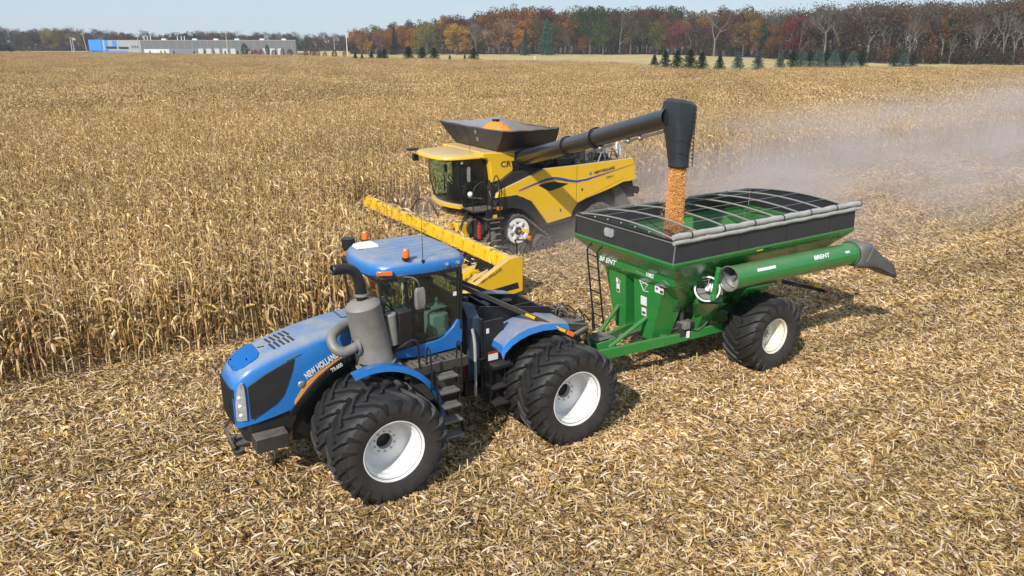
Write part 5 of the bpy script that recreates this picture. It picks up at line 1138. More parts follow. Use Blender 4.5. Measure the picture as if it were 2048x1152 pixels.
# rows run along the travel direction; local x along the rows, y across
ny0, ny1 = -480, 5.57
j = 0; y = 5.57 - 1.14
while y > ny0:
    x0 = 5.0 if y > -6.4 else -260
    x = x0 + 1.14 + (0 if y > -6.4 else rnd.uniform(0, .5))
    while x < 300:
        wx, wy = loc2w(x, y)
        if wy > NEAR + 40: pass
        dd = math.hypot(wx, wy)
        if dd < NEAR + 3 and visible(wx, wy, 6) and inside_edge(wx, wy):
            pts.append((wx, wy, 0, base_rz + (math.pi if rnd.random() < .5 else 0) + rnd.uniform(-.02, .02), rnd.uniform(.93, 1.05), rnd.randrange(6)))
        x += 2.28
    y -= 2.28
    if y < -90: break
# bent and broken stalks between the snouts of the header
for k in range(46):
    wx, wy = loc2w(rnd.uniform(3.6, 5.3), rnd.uniform(-5.6, 5.6)); pts.append((wx, wy, 0, rnd.uniform(0, 6.28), rnd.uniform(.34, .52), rnd.randrange(6)))
y = 5.57 - 2.66
while y > ny0:
    x = (-330 if y < -6.4 - 2.6 else 6) + rnd.uniform(0, 1)
    while x < 460:
        wx, wy = loc2w(x, y); dd = math.hypot(wx, wy)
        if dd >= NEAR and wy < 640 and visible(wx, wy, 6) and inside_edge(wx, wy):
            pts.append((wx, wy, 0, base_rz + (math.pi if rnd.random() < .5 else 0), rnd.uniform(.93, 1.05), 6 + rnd.randrange(3)))
        x += 5.4
    y -= 5.32
M['straw'] = straw_mat('dry_corn', .14, .18, 1.12)
o = scatter_object('standing_corn', tp, pts, M['straw']); tag(o, 'ripe standing corn with dry tan leaves and stalks filling the field', 'corn crop', kind='stuff')
print('corn patches', len(pts), 'template faces', sum(len(q.F) for q in tp))
# ---- litter
LIT = [(.14, .08, .035), (.70, .54, .28), (.78, .66, .47), (.16, .09, .035), (.72, .56, .33), (.64, .47, .22), (.66, .49, .29), (.52, .36, .17), (.42, .26, .10), (.76, .62, .44), (.50, .34, .09), (.30, .17, .065), (.58, .42, .21), (.20, .12, .055), (.68, .53, .28), (.38, .27, .11), (.60, .42, .16), (.34, .19, .07), (.70, .55, .42)]
def scrap(q, x, y, z, rn, L, W, c, curl, tilt, seg=3):
    az = rn.uniform(0, 6.283); d = np.array([math.cos(az), math.sin(az), 0]); s = np.array([-math.sin(az), math.cos(az), 0]); p = np.array([x, y, z]); el = tilt; tw = rn.uniform(-.7, .7); V = []
    for i in range(seg + 1):
        f = i / seg; wd = W * (.35 + .65 * math.sin(math.pi * (.1 + .8 * f))); t_ = tw + curl * f; s2 = s * math.cos(t_) + np.array([0, 0, 1]) * math.sin(t_)
        V += [p - s2 * wd / 2, p + s2 * wd / 2]; p = p + (d * math.cos(el) + np.array([0, 0, 1]) * math.sin(el)) * L / seg; el -= curl * .5 / seg + tilt * 1.6 / seg; p[2] = max(p[2], .004)
    q.add(V, [(2 * i, 2 * i + 1, 2 * i + 3, 2 * i + 2) for i in range(seg)], c)
tp = []
rnd = random.Random(5)
for k in range(6):
    q = NP(); R0 = 1.05
    for i in range(560):
        r = R0 * math.sqrt(rnd.random()) * rnd.uniform(.9, 1.1); a = rnd.uniform(0, 6.283); x, y = r * math.cos(a), r * math.sin(a); u = rnd.random()
        c = rnd.choice(LIT); f = rnd.uniform(.7, 1.15); c = (min(.92, c[0] * f * 1.02), min(.9, c[1] * f * .97), c[2] * f * .95)
        if u < .70: scrap(q, x, y, rnd.uniform(.0, .12), rnd, rnd.uniform(.07, .24), rnd.uniform(.009, .028), c, rnd.uniform(-1.5, 1.5), rnd.uniform(-.2, .5))
        elif u < .86: scrap(q, x, y, rnd.uniform(.03, .14), rnd, rnd.uniform(.16, .38), rnd.uniform(.018, .042), c, rnd.uniform(-2, 2), rnd.uniform(-.1, .7), 4)
        elif u < .93: scrap(q, x, y, rnd.uniform(.04, .12), rnd, rnd.uniform(.14, .30), rnd.uniform(.04, .075), tuple(min(.9, v * 1.1) for v in c), rnd.uniform(1, 2.4), rnd.uniform(.1, .6), 4)
        else:
            az = rnd.uniform(0, 6.28); L_ = rnd.uniform(.12, .45); el = rnd.uniform(-.05, .25); p0 = np.array([x, y, rnd.uniform(.02, .08)]); d = np.array([math.cos(az) * math.cos(el), math.sin(az) * math.cos(el), math.sin(el)]); s = np.array([-math.sin(az), math.cos(az), 0]); r_ = rnd.uniform(.008, .014); V = []
            for p_ in (p0, p0 + d * L_):
                for t_ in (0, 2.09, 4.19): V.append(p_ + s * math.cos(t_) * r_ + np.array([0, 0, 1]) * math.sin(t_) * r_)
            q.add(V, [(0, 1, 4, 3), (1, 2, 5, 4), (2, 0, 3, 5)], c)
    for i in range(3):      # a cut stub or two
        scrap(q, rnd.uniform(-.7, .7), rnd.uniform(-.7, .7), 0, rnd, rnd.uniform(.12, .25), .03, (.45, .33, .16), .2, 1.3)
    tp.append(q)
q = NP()                # a length of cut row: short stubs
for i in range(9):
    x0 = -.7 + i * .165 + rnd.uniform(-.05, .05); h = rnd.uniform(.1, .28); a = rnd.uniform(0, 6.28); le = rnd.uniform(0, .3); V = []; c = rnd.choice(LIT[2:8])
    for z_, r_ in ((-.02, .014), (h, .012)):
        for t_ in (0, 1.57, 3.14, 4.71): V.append((x0 + math.cos(a) * le * max(z_, 0) + math.cos(t_) * r_, math.sin(a) * le * max(z_, 0) + math.sin(t_) * r_ + .02 * math.sin(i * 3), z_))
    q.add(V, [(0, 1, 5, 4), (1, 2, 6, 5), (2, 3, 7, 6), (3, 0, 4, 7), (4, 5, 6, 7)], c)
    scrap(q, x0, 0, .05, rnd, rnd.uniform(.15, .3), .03, rnd.choice(LIT), rnd.uniform(-1, 1), rnd.uniform(.2, .9))
tp.append(q)
pts = []
def cut(x, y):
    """is this ground cut? local row frame"""
    v = Vector((x, y, 0)) - CBO; lx, ly = v.dot(FW), v.dot(LF); return ly > 5.3 or (lx < 5.0 and ly > -6.9), lx, ly
def add_litter(step, y0, y1, sc):
    y = y0
    while y < y1:
        hw = y * math.tan(TH) + 4; x = -hw
        while x < hw:
            X, Y = x + rnd.uniform(-.4, .4) * step, y + rnd.uniform(-.4, .4) * step; c_, lx, ly = cut(X, Y)
            if c_ or (ly > 3 and lx > 3.5): pts.append((X, Y, rnd.uniform(-.01, .015), rnd.uniform(0, 6.283), sc * rnd.uniform(.85, 1.15), rnd.randrange(6)))
            x += step
        y += step
add_litter(.68, 4.5, 22, .72); add_litter(.82, 22, 45, .9); add_litter(1.35, 45, 165, 1.5)
for j in range(-8, 60):
    ly = 6.2 - .38 + .76 * j; lx = -110.
    while lx < 40:
        if ly > 5.6 or lx < 3:
            wx, wy = loc2w(lx, ly)
            if visible(wx, wy, 3) and math.hypot(wx, wy) < 75 and rnd.random() < .8: pts.append((wx, wy, 0, PSI + math.pi, 1.0, 6))
        lx += 1.48
# residue pushed up against the wheels
TRO = Vector((-1.49, 14.69, 0))
for ox, ys in ((1.945, (1.03, 1.83)), (-1.945, (1.03, 1.83))):
    for yy in ys + tuple(-v for v in ys):
        for k in range(9):
            p_ = TRO + FW * (ox + rnd.uniform(-.75, .75)) + LF * (yy + rnd.uniform(-.5, .5)); pts.append((p_.x, p_.y, rnd.uniform(.0, .04), rnd.uniform(0, 6.28), rnd.uniform(.35, .5), rnd.randrange(6)))
for k in range(22):
    a_k = rad(33.2); p_ = Vector((5.374, 18.963, 0)) + Vector((math.sin(a_k), -math.cos(a_k), 0)) * (1.36 + rnd.uniform(-.6, .6)) + Vector((-math.cos(a_k), -math.sin(a_k), 0)) * rnd.uniform(-.8, .8); pts.append((p_.x, p_.y, rnd.uniform(.0, .04), rnd.uniform(0, 6.28), rnd.uniform(.35, .5), rnd.randrange(6)))
M['litter'] = straw_mat('corn_residue', .14, .16, 1.14, .30)
o = scatter_object('corn_stubble_litter', tp, pts, M['litter']); tag(o, 'chopped corn leaves, husks and stalk pieces covering the harvested ground', 'crop residue', kind='stuff')
print('litter patches', len(pts), 'template faces', sum(len(q.F) for q in tp))

# chopped trash lying on the header, feeder and cab roofs
q = NP(); rnd = random.Random(21)
for i in range(420):
    ly = rnd.uniform(-6, 6) if i % 3 else rnd.gauss(-.5, 1.6); lx = rnd.uniform(2.72, 2.9)
    z = 1.37
    if rnd.random() < .5: lx = rnd.uniform(3.05, 3.6); z = rnd.uniform(.75, 1.0)
    if abs(ly) > 6: continue
    wx, wy = loc2w(lx, ly); c = rnd.choice(LIT[:9]); scrap(q, wx, wy, z + .01, rnd, rnd.uniform(.1, .45), rnd.uniform(.012, .04), c, rnd.uniform(-1.5, 1.5), rnd.uniform(-.3, .7), 4)
for i in range(500):
    lx = rnd.uniform(1.3, 2.7); ly = rnd.uniform(-.8, .8); z = 1.9 - (lx - 1) * .43; wx, wy = loc2w(lx, ly); scrap(q, wx, wy, z + .02, rnd, rnd.uniform(.1, .4), rnd.uniform(.015, .04), rnd.choice(LIT[:9]), rnd.uniform(-1.5, 1.5), rnd.uniform(-.2, .6), 4)
v, f, c = q.arrays(); me = bpy.data.meshes.new('husk_trash'); me.from_pydata(v.tolist(), [], f); a = me.color_attributes.new('Col', 'FLOAT_COLOR', 'POINT'); a.data.foreach_set('color', c.astype(np.float32).ravel())
o = link_mesh('husk_trash', me, M['litter']); tag(o, 'dry husks and leaves lying on the yellow corn header and feeder', 'crop residue', kind='stuff')
# ================================================================ TREES
def bear(u, d):
    """ground position at distance d on the bearing of picture column u (of 2048)"""
    return ((u - 1024) * .953 * d / 1555.0, d)
def hgt(v, d): return max(1.0, 7.72 + (81 - v) * d / 1712.0)
def tree_mat(name, trans):
    m, t, p, N, L = newmat(name); t.nodes.remove(p); o = t.nodes['Material Output']
    at = N('ShaderNodeAttribute'); at.attribute_name = 'Col'; oi = N('ShaderNodeObjectInfo'); mu = N('ShaderNodeMix'); mu.data_type = 'RGBA'; mu.blend_type = 'MULTIPLY'; mu.inputs['Factor'].default_value = 1
    L(at.outputs['Color'], mu.inputs['A']); L(oi.outputs['Color'], mu.inputs['B'])
    d = N('ShaderNodeBsdfDiffuse'); tr = N('ShaderNodeBsdfTranslucent'); ms = N('ShaderNodeMixShader'); ms.inputs[0].default_value = trans
    L(mu.outputs['Result'], d.inputs[0]); L(mu.outputs['Result'], tr.inputs[0]); L(d.outputs[0], ms.inputs[1]); L(tr.outputs[0], ms.inputs[2]); L(ms.outputs[0], o.inputs[0]); return m
LEAF = tree_mat('leaf_clump', .3); BARK = tree_mat('bark', 0)
def np_mesh(name, q, mtl):
    v, f, c = q.arrays(); me = bpy.data.meshes.new(name); me.from_pydata(v.tolist(), [], f); a = me.color_attributes.new('Col', 'FLOAT_COLOR', 'POINT'); a.data.foreach_set('color', c.astype(np.float32).ravel()); me.materials.append(mtl); return me
def card(q, p, s, rn, c, nrm=None, asp=.7):
    a = np.array([rn.gauss(0, 1), rn.gauss(0, 1), rn.gauss(0, 1)]); a /= np.linalg.norm(a); b = np.cross(a, [rn.gauss(0, 1), rn.gauss(0, 1), rn.gauss(0, 1)]); b /= max(np.linalg.norm(b), 1e-3)
    p = np.array(p); j = rn.uniform(.5, 1)
    q.add([p - a * s, p + b * s * asp * j, p + a * s, p - b * s * asp], [(0, 1, 2, 3)], (c, c, c))
def seg(q, a, b, r0, r1, c, n=4):
    a = np.array(a, float); b = np.array(b, float); d = b - a; d /= max(np.linalg.norm(d), 1e-6); s = np.cross(d, [.3, .2, .9]); s /= max(np.linalg.norm(s), 1e-3); t = np.cross(d, s); V = []
    for p, r in ((a, r0), (b, r1)):
        for k in range(n): w_ = 6.283 * k / n; V.append(p + (s * math.cos(w_) + t * math.sin(w_)) * r)
    q.add(V, [(k, (k + 1) % n, n + (k + 1) % n, n + k) for k in range(n)], (c, c, c))
def branch(q, p, d, L_, r, lvl, rn, tips, spread=.55, c=1.0):
    e = p + d * L_; seg(q, p, e, r, r * .6, c * rn.uniform(.85, 1.1), 4 if lvl > 2 else 3)
    if lvl == 0: tips.append((e, d)); return
    for k in range(rn.choice((2, 3, 3)) if lvl > 1 else 3):
        v = d + np.array([rn.gauss(0, spread), rn.gauss(0, spread), rn.gauss(.12, spread * .6)]); v /= np.linalg.norm(v); branch(q, p + d * L_ * rn.uniform(.6, 1), v, L_ * rn.uniform(.6, .82), r * .55, lvl - 1, rn, tips, spread, c)
def make_tpl(kind, seed):
    rn = random.Random(seed); T = NP(); C_ = NP()
    if kind in ('broad', 'tall'):       # unit height 10, width about 6.5 / 4.6
        w_ = 3.9 if kind == 'broad' else 2.8; zc = 5.6
        seg(T, (0, 0, -.2), (rn.uniform(-.1, .1), 0, 3.4), .24, .17, .9, 6); lobes = []
        for k in range(34):
            a = rn.uniform(0, 6.28); rr_2 = w_ * math.sqrt(rn.random()) * .8; z = zc + rn.uniform(-1, 1) * 3.9 * math.sqrt(max(.05, 1 - (rr_2 / w_) ** 2)); lobes.append((rr_2 * math.cos(a), rr_2 * math.sin(a), z, rn.uniform(.75, 1.3), rn.uniform(.68, 1.25)))
        for lx, ly, lz, lr, lc in lobes:
            seg(T, (0, 0, rn.uniform(1.8, 3.2)), (lx, ly, lz), .09, .02, .85, 3)
            for j in range(80):
                v = np.array([rn.gauss(0, 1), rn.gauss(0, 1), rn.gauss(0, 1)]); v /= np.linalg.norm(v); r = lr * rn.uniform(.55, 1.12); card(C_, (lx + v[0] * r, ly + v[1] * r, max(.5, lz + v[2] * r * .8)), rn.uniform(.1, .22), rn, lc * rn.uniform(.75, 1.25))
    elif kind in ('bare', 'sparse'):
        tips = []
        branch(T, np.array([0, 0, -.2]), np.array([0, 0, 1.]), 3.0, .17, 5 if kind == 'bare' else 4, rn, tips, .42)
        for e, d in tips:
            for j in range(4 if kind == 'bare' else 7):
                v = d + np.array([rn.gauss(0, .5), rn.gauss(0, .5), rn.gauss(.1, .4)]); v /= np.linalg.norm(v); s = e + v * rn.uniform(.3, .6); w2 = np.array([.012, .012, 0]); C_.add([e - w2, e + w2, s], [(0, 1, 2)], (.9, .9, .9))
            if kind == 'sparse':
                for j in range(12): card(C_, e + np.array([rn.gauss(0, .35), rn.gauss(0, .35), rn.gauss(0, .4)]), rn.uniform(.06, .15), rn, rn.uniform(.6, 1.2))
        if kind == 'sparse':
            for j in range(420):
                a = rn.uniform(0, 6.28); r = 3.0 * math.sqrt(rn.random()); z = rn.uniform(.3, 6); card(C_, (r * math.cos(a), r * math.sin(a), z), rn.uniform(.07, .17), rn, rn.uniform(.5, 1.0))
        top = max(e[2] for e, d in tips); k_ = 10 / top
        for Q in (T, C_): Q.V = [v * k_ for v in Q.V]
    elif kind == 'spruce':
        seg(T, (0, 0, -.2), (0, 0, 9.8), .16, .02, .8, 5)
        for k in range(34):
            z = .5 + 9.2 * (k / 34); R = 3.6 * (1 - z / 10.2) ** .85 * rn.uniform(.85, 1.12)
            for j in range(15):
                a = rn.uniform(0, 6.28); L2 = R * rn.uniform(.75, 1.1); c = rn.uniform(.6, 1.3)
                for s in range(5):
                    f = (s + .6) / 5; card(C_, (math.cos(a) * L2 * f + rn.gauss(0, .06), math.sin(a) * L2 * f + rn.gauss(0, .06), z - f * L2 * .28 + rn.gauss(0, .06)), rn.uniform(.16, .32), rn, c * rn.uniform(.8, 1.2), asp=.5)
    elif kind == 'willow':
        seg(T, (0, 0, -.2), (0, 0, 4), .4, .25, .9, 6)
        for k in range(150):
            a = rn.uniform(0, 6.28); r = 4.6 * math.sqrt(rn.random()); z0 = 4.5 + 5.2 * math.sqrt(max(0, 1 - (r / 4.8) ** 2)) * rn.uniform(.75, 1); c = rn.uniform(.65, 1.25); x, y = r * math.cos(a), r * math.sin(a)
            if k % 6 == 0: seg(T, (0, 0, 3.6), (x * .8, y * .8, z0 - .3), .1, .03, .9, 3)
            for j in range(16): z = z0 - j * .42 * (.5 + r / 6); x += math.cos(a) * .03; card(C_, (x + rn.gauss(0, .12), y + rn.gauss(0, .12), max(.6, z)), rn.uniform(.12, .22), rn, c * rn.uniform(.8, 1.2), asp=.5)
    elif kind == 'shrub':
        seg(T, (0, 0, -.1), (0, 0, 4), .2, .1, .9, 4)
        for k in range(700):
            v = np.array([rn.gauss(0, 1), rn.gauss(0, 1), rn.gauss(0, 1)]); v /= np.linalg.norm(v); r = rn.uniform(.6, 1.05); card(C_, (v[0] * r * 3.4, v[1] * r * 3.4, 5 + v[2] * r * 4.8), rn.uniform(.25, .5), rn, rn.uniform(.6, 1.3))
    return np_mesh(kind + '_trunk', T, BARK), np_mesh(kind + '_crown', C_, LEAF)
TPL = {'broad': [make_tpl('broad', s) for s in range(5)], 'tall': [make_tpl('tall', s + 20) for s in range(3)], 'bare': [make_tpl('bare', s + 40) for s in range(3)], 'sparse': [make_tpl('sparse', s + 50) for s in range(4)],
       'spruce': [make_tpl('spruce', s + 60) for s in range(3)], 'willow': [make_tpl('willow', 70)], 'shrub': [make_tpl('shrub', s + 80) for s in range(3)]}
CATN = {'broad': 'tree', 'tall': 'tree', 'bare': 'tree', 'sparse': 'tree', 'spruce': 'evergreen', 'willow': 'tree', 'shrub': 'shrub'}
OBN = {'broad': 'broadleaf_tree', 'tall': 'broadleaf_tree', 'bare': 'bare_tree', 'sparse': 'thin_leaved_tree', 'spruce': 'spruce_tree', 'willow': 'willow_tree', 'shrub': 'round_shrub'}
tr_rn = random.Random(77)
def plant(kind, x, y, h, col, label, group=None, wf=1.0, bark=None):
    tm, cm = tr_rn.choice(TPL[kind]); r = empty(OBN[kind], (x, y, 0), tr_rn.uniform(0, 6.28)); s = h / 10; r.scale = (s * wf, s * wf, s)
    tag(r, label, CATN[kind], group)
    t_ = bpy.data.objects.new('trunk', tm); c_ = bpy.data.objects.new('crown', cm)
    b = bark or ((.21, .185, .165) if kind == 'bare' else (.13, .105, .085)); f = tr_rn.uniform(.9, 1.1)
    t_.color = (*b, 1); c_.color = (*[v * f for v in (tuple(v * .85 for v in col) if kind != 'bare' else tuple(k * .8 for k in b))], 1)
    for o_ in (t_, c_): COL.objects.link(o_); o_.parent = r
    return r
RUS, BRN, ORG, YEL, OLV, DGR, MAR, PNK, GRY, TANC, BLU, SPR = (.20, .08, .035), (.13, .075, .04), (.40, .18, .035), (.66, .37, .03), (.14, .14, .035), (.045, .085, .025), (.15, .06, .045), (.30, .17, .13), (.17, .13, .115), (.34, .22, .10), (.10, .16, .14), (.025, .055, .03)
FD = [(640, 490), (1300, 480), (1480, 410), (1580, 340), (1700, 300), (2048, 272), (2250, 265)]
def interp(T_, u):
    for (a, b), (c, d) in zip(T_, T_[1:]):
        if a <= u <= c: return b + (d - b) * (u - a) / (c - a)
    return T_[0][1] if u < T_[0][0] else T_[-1][1]
FRONT = [  # u, top v, distance, kind, colour, width factor, label
 (722, 56, 455, 'broad', (.36, .18, .09), .9, 'tan russet tree at the left end of the wood, right of the pale pole'),
 (735, 79, 440, 'broad', (.42, .27, .05), .9, 'small mustard yellow tree near the left end of the wood'),
 (757, 66, 450, 'broad', PNK, .75, 'pinkish brown tree right of the small mustard yellow tree'),
 (774, 64, 455, 'tall', (.36, .15, .05), .9, 'narrow orange brown tree left of the slim dark conifer'),
 (788, 54, 458, 'spruce', (.03, .07, .05), .6, 'slim dark conifer between two orange trees at the left of the wood'),
 (808, 42, 465, 'broad', ORG, .8, 'tall bright orange tree left of the willow'),
 (853, 43, 450, 'willow', (.25, .25, .07), .98, 'big olive green weeping willow at the wood edge'),
 (912, 48, 455, 'broad', YEL, 1.15, 'bright golden yellow maple at the wood edge'),
 (930, 72, 440, 'broad', (.42, .22, .07), 1.1, 'low orange brown tree at the right foot of the golden maple'),
 (952, 42, 462, 'bare', GRY, .8, 'white limbed bare tree right of the golden yellow maple'),
 (998, 43, 455, 'sparse', (.42, .29, .25), 1.15, 'round pinkish grey tree with thin leaves, left of the orange topped tree'),
 (1042, 52, 455, 'broad', (.50, .24, .03), .95, 'orange and yellow topped tree between pinkish tree and big blue green spruce'),
 (1051, 60, 440, 'spruce', (.03, .075, .04), .7, 'dark green conifer in front of the orange and yellow topped tree'),
 (1093, 40, 448, 'spruce', (.07, .17, .12), 1.05, 'tall blue green spruce in the middle of the wood edge'),
 (1130, 60, 455, 'sparse', (.20, .14, .10), .9, 'thin brown leafless tree right of the tall blue green spruce'),
 (1168, 70, 445, 'broad', RUS, .95, 'low russet tree left of the big dark green oak'),
 (1180, 17, 475, 'broad', DGR, 1.1, 'high dark green tree crown standing above the low russet tree'),
 (1207, 33, 455, 'broad', (.075, .11, .03), 1.0, 'big dark green oak in the middle of the wood edge'),
 (1240, 27, 470, 'bare', GRY, .9, 'pale leafless tree right of the big dark green oak'),
 (1262, 24, 468, 'broad', (.15, .11, .04), 1.0, 'brown olive oak between pale leafless tree and olive tree'),
 (1316, 38, 450, 'broad', (.15, .15, .04), .85, 'olive green tree left of the purplish red tree'),
 (1345, 37, 455, 'broad', (.24, .07, .07), .8, 'purplish red tree above the dark evergreen cluster'),
 (1382, 45, 440, 'sparse', (.33, .14, .08), .8, 'thin orange brown tree left of the widest white bare tree'),
 (1430, 26, 420, 'bare', GRY, 1.25, 'widest white bare tree, behind the lone small spruce'),
 (1473, 32, 425, 'broad', MAR, .85, 'dark red tree right of the widest white bare tree'),
 (1488, 16, 440, 'tall', (.22, .16, .05), .9, 'tall olive gold tree behind the dark red tree'),
 (1515, 38, 400, 'tall', (.28, .17, .05), .8, 'golden brown tree with see-through crown above the blue spruce'),
 (1562, 33, 395, 'broad', (.24, .10, .04), 1.0, 'russet brown oak left of the large grey bare tree'),
 (1590, 22, 402, 'tall', (.20, .05, .04), .8, 'wine red tree top behind the large grey bare tree'),
 (1652, 26, 370, 'bare', GRY, 1.3, 'large grey bare tree with spreading limbs at the right wood edge'),
 (1600, 45, 390, 'bare', GRY, .7, 'thin bare tree just left of the large grey bare tree'),
 (1822, 40, 345, 'bare', GRY, .6, 'bare tree with close white stems, left of the leaning white trunk'),
 (1905, 70, 335, 'bare', GRY, .6, 'short leaning white trunk among the brown trees at right'),
 (1955, 40, 335, 'bare', GRY, .5, 'straight slim white trunk between the leaning trunk and the forked tree'),
 (2010, 26, 325, 'bare', (.4, .37, .33), .8, 'forked white bare tree near the right edge of the photo'),
 (2032, 40, 320, 'bare', GRY, .7, 'rightmost white bare tree of the wood'),
 (1770, 50, 350, 'bare', GRY, .6, 'slim grey bare trunk behind the right end of the evergreen row'),
]
for u, v, d, k, c, wf, lab in FRONT:
    d = min(d, interp(FD, u) - 6); x, y = bear(u, d); plant(k, x, y, hgt(v, d) * 1.04, c, lab, None, wf)
SKY = [(640, 70), (700, 60), (760, 54), (800, 50), (840, 44), (889, 34), (957, 26), (1036, 16), (1094, 20), (1180, 18), (1282, 16), (1355, 17), (1414, 27), (1480, 18), (1538, 34), (1590, 28), (1640, 23), (1756, 17), (1827, 14), (1950, 16), (2029, 5), (2200, 5)]
MIDC = [(RUS, 'russet'), (BRN, 'brown'), (DGR, 'dark green'), (OLV, 'olive'), (ORG, 'orange'), (MAR, 'dark red'), (TANC, 'tan')]
for row, (dd, step) in enumerate(((8, 13.5), (24, 14), (42, 15))):
    u = 700 + row * 5
    while u < 2110:
        d = interp(FD, u) + dd + tr_rn.uniform(-4, 4); right = u > 1540; h = hgt(interp(SKY, u) + tr_rn.uniform(-5, 6) + (-2 if row == 2 else 6 - 3 * row), d) * 1.04
        if row == 0 and not right: h *= tr_rn.uniform(.6, .95)
        x, y = bear(u, d)
        if right and tr_rn.random() < .85:
            c = tr_rn.choice([(.19, .125, .09), (.17, .135, .11), (.20, .115, .075), (.15, .13, .11), (.17, .10, .07), (.20, .15, .08), (.13, .12, .07)])
            plant('sparse', x, y, h, c, 'grey brown thin leaved tree in the right half of the wood', 'thin leaved trees in the right half of the wood', tr_rn.uniform(.9, 1.3), (.2, .17, .15))
        else:
            wgt = [4, 4, 4, 3, 1, 2, 1] if 1080 < u < 1400 else ([4, 4, 1, 2, 2, 2, 1] if u > 1400 else [4, 4, 1, 2, 2, 1, 2])
            c, nm = tr_rn.choices(MIDC, wgt)[0]
            plant(tr_rn.choice(('broad', 'broad', 'tall')), x, y, h, c, nm + ' autumn tree deep in the wood behind the edge trees', nm + ' trees deep in the wood', tr_rn.uniform(.85, 1.15))
        u += step * tr_rn.uniform(.8, 1.2) * (1.35 if right else 1)
# distant wood at the left
for row, (dd, step) in enumerate(((0, 15), (25, 14))):
    u = -420 + row * 6
    while u < 725:
        d = 640 + dd + tr_rn.uniform(-8, 8); h = hgt(interp([(-420, 56), (-50, 55), (40, 57), (110, 54), (160, 60), (230, 60), (330, 66), (400, 60), (520, 63), (620, 68), (730, 66)], u) + tr_rn.uniform(-2, 6) + (3 if row == 0 else 0), d); x, y = bear(u, d)
        c, nm = tr_rn.choices([(RUS, 'russet'), ((.13, .09, .06), 'brown'), ((.07, .08, .045), 'dark green'), ((.15, .11, .09), 'grey')], [3, 4, 2, 4])[0]
        if row == 0 and abs(u - 105) < 12: c, nm = (.30, .25, .05), 'yellow green'
        plant('sparse' if nm == 'grey' else 'broad', x, y, h, c, nm + ' tree in the distant wood behind the grey building', nm + ' trees in the distant wood', tr_rn.uniform(.9, 1.3))
        u += step * .8 * tr_rn.uniform(.8, 1.2)
for k in range(92):
    x, y = bear(-420 + k * 12.5, 628 + tr_rn.uniform(-5, 5)); plant('shrub', x, y, tr_rn.uniform(3, 6.5), (.09, .07, .055), 'grey brown bush at the foot of the distant wood', 'bushes at the foot of the distant wood', 1.8)
for u, v, lab in ((100, 54, 'large yellow green tree in the distant wood, left of the flagpoles'), (148, 60, 'yellow green tree in the distant wood behind the flagpoles')):
    x, y = bear(u, 610); plant('broad', x, y, hgt(v, 610), (.27, .22, .05), lab, None, 1.2)
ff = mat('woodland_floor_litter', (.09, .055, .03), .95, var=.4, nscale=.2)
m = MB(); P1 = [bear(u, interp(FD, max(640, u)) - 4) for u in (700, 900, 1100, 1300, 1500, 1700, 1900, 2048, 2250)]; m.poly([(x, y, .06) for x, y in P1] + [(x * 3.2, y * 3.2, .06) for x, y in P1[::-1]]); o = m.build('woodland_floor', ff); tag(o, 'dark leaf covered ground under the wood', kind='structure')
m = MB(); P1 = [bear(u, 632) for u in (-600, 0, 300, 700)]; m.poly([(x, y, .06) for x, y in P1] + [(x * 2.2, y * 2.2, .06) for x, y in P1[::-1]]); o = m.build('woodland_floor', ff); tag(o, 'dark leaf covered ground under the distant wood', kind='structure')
# low growth along the foot of the wood
for k in range(104):
    u = 700 + k * 13.5 + tr_rn.uniform(-8, 8); d = interp(FD, u) - tr_rn.uniform(3, 10) + (k % 2) * 14; x, y = bear(u, d); c = tr_rn.choice([(.10, .06, .04), (.07, .07, .035), (.14, .07, .04), (.05, .06, .03)])
    plant('shrub', x, y, tr_rn.uniform(3, 7), c, 'dull brown green bush at the foot of the wood', 'bushes along the foot of the wood', tr_rn.uniform(1.1, 1.9))
# spruces along the corn
SPL = [(709, 108, .9), (722, 110, .8), (741, 106, 1.0), (758, 102, 1.1), (767, 100, 1.2), (816, 95, 1.3), (843, 96, 1.3), (868, 97, 1.3), (899, 112, .8), (929, 111, .7), (947, 97, 1.3)]
for i, (u, v, wf) in enumerate(SPL):
    d = 262; x, y = bear(u, d); labs = ['far left little spruce of the row in front of the wood', 'second little spruce from the left, before the mustard tree', 'small spruce before the orange brown narrow tree', 'dark green spruce touching its right hand neighbour, before the wood', 'widest dark spruce of the left group', 'dark spruce left of three in front of the willow', 'middle one of three dark spruces in front of the willow', 'right one of three dark spruces, below the golden maple', 'tiny spruce below the golden maple', 'tiny spruce just left of a wide dark spruce', 'wide dark spruce standing alone right of the golden maple']
    plant('spruce', x, y, hgt(v, d) + .5, (.03, .065, .04) if i not in (3,) else (.07, .13, .11), labs[i], 'young spruces between corn and wood', wf * 1.35)
SPR_ = [(1311, 110, 215, 0), (1333, 101, 200, 0), (1357, 101, 190, 0), (1383, 97, 185, 0), (1407, 104, 185, 0), (1443, 111, 182, 0), (1480, 104, 185, 1), (1521, 103, 188, 1), (1565, 108, 195, 1), (1590, 100, 205, 0), (1607, 98, 240, 1), (1624, 101, 245, 0), (1641, 98, 240, 1), (1657, 97, 245, 0), (1674, 98, 240, 1), (1691, 99, 245, 0), (1709, 101, 240, 1), (1728, 98, 245, 0), (1795, 106, 250, 0), (1813, 104, 250, 1), (1832, 106, 250, 0)]
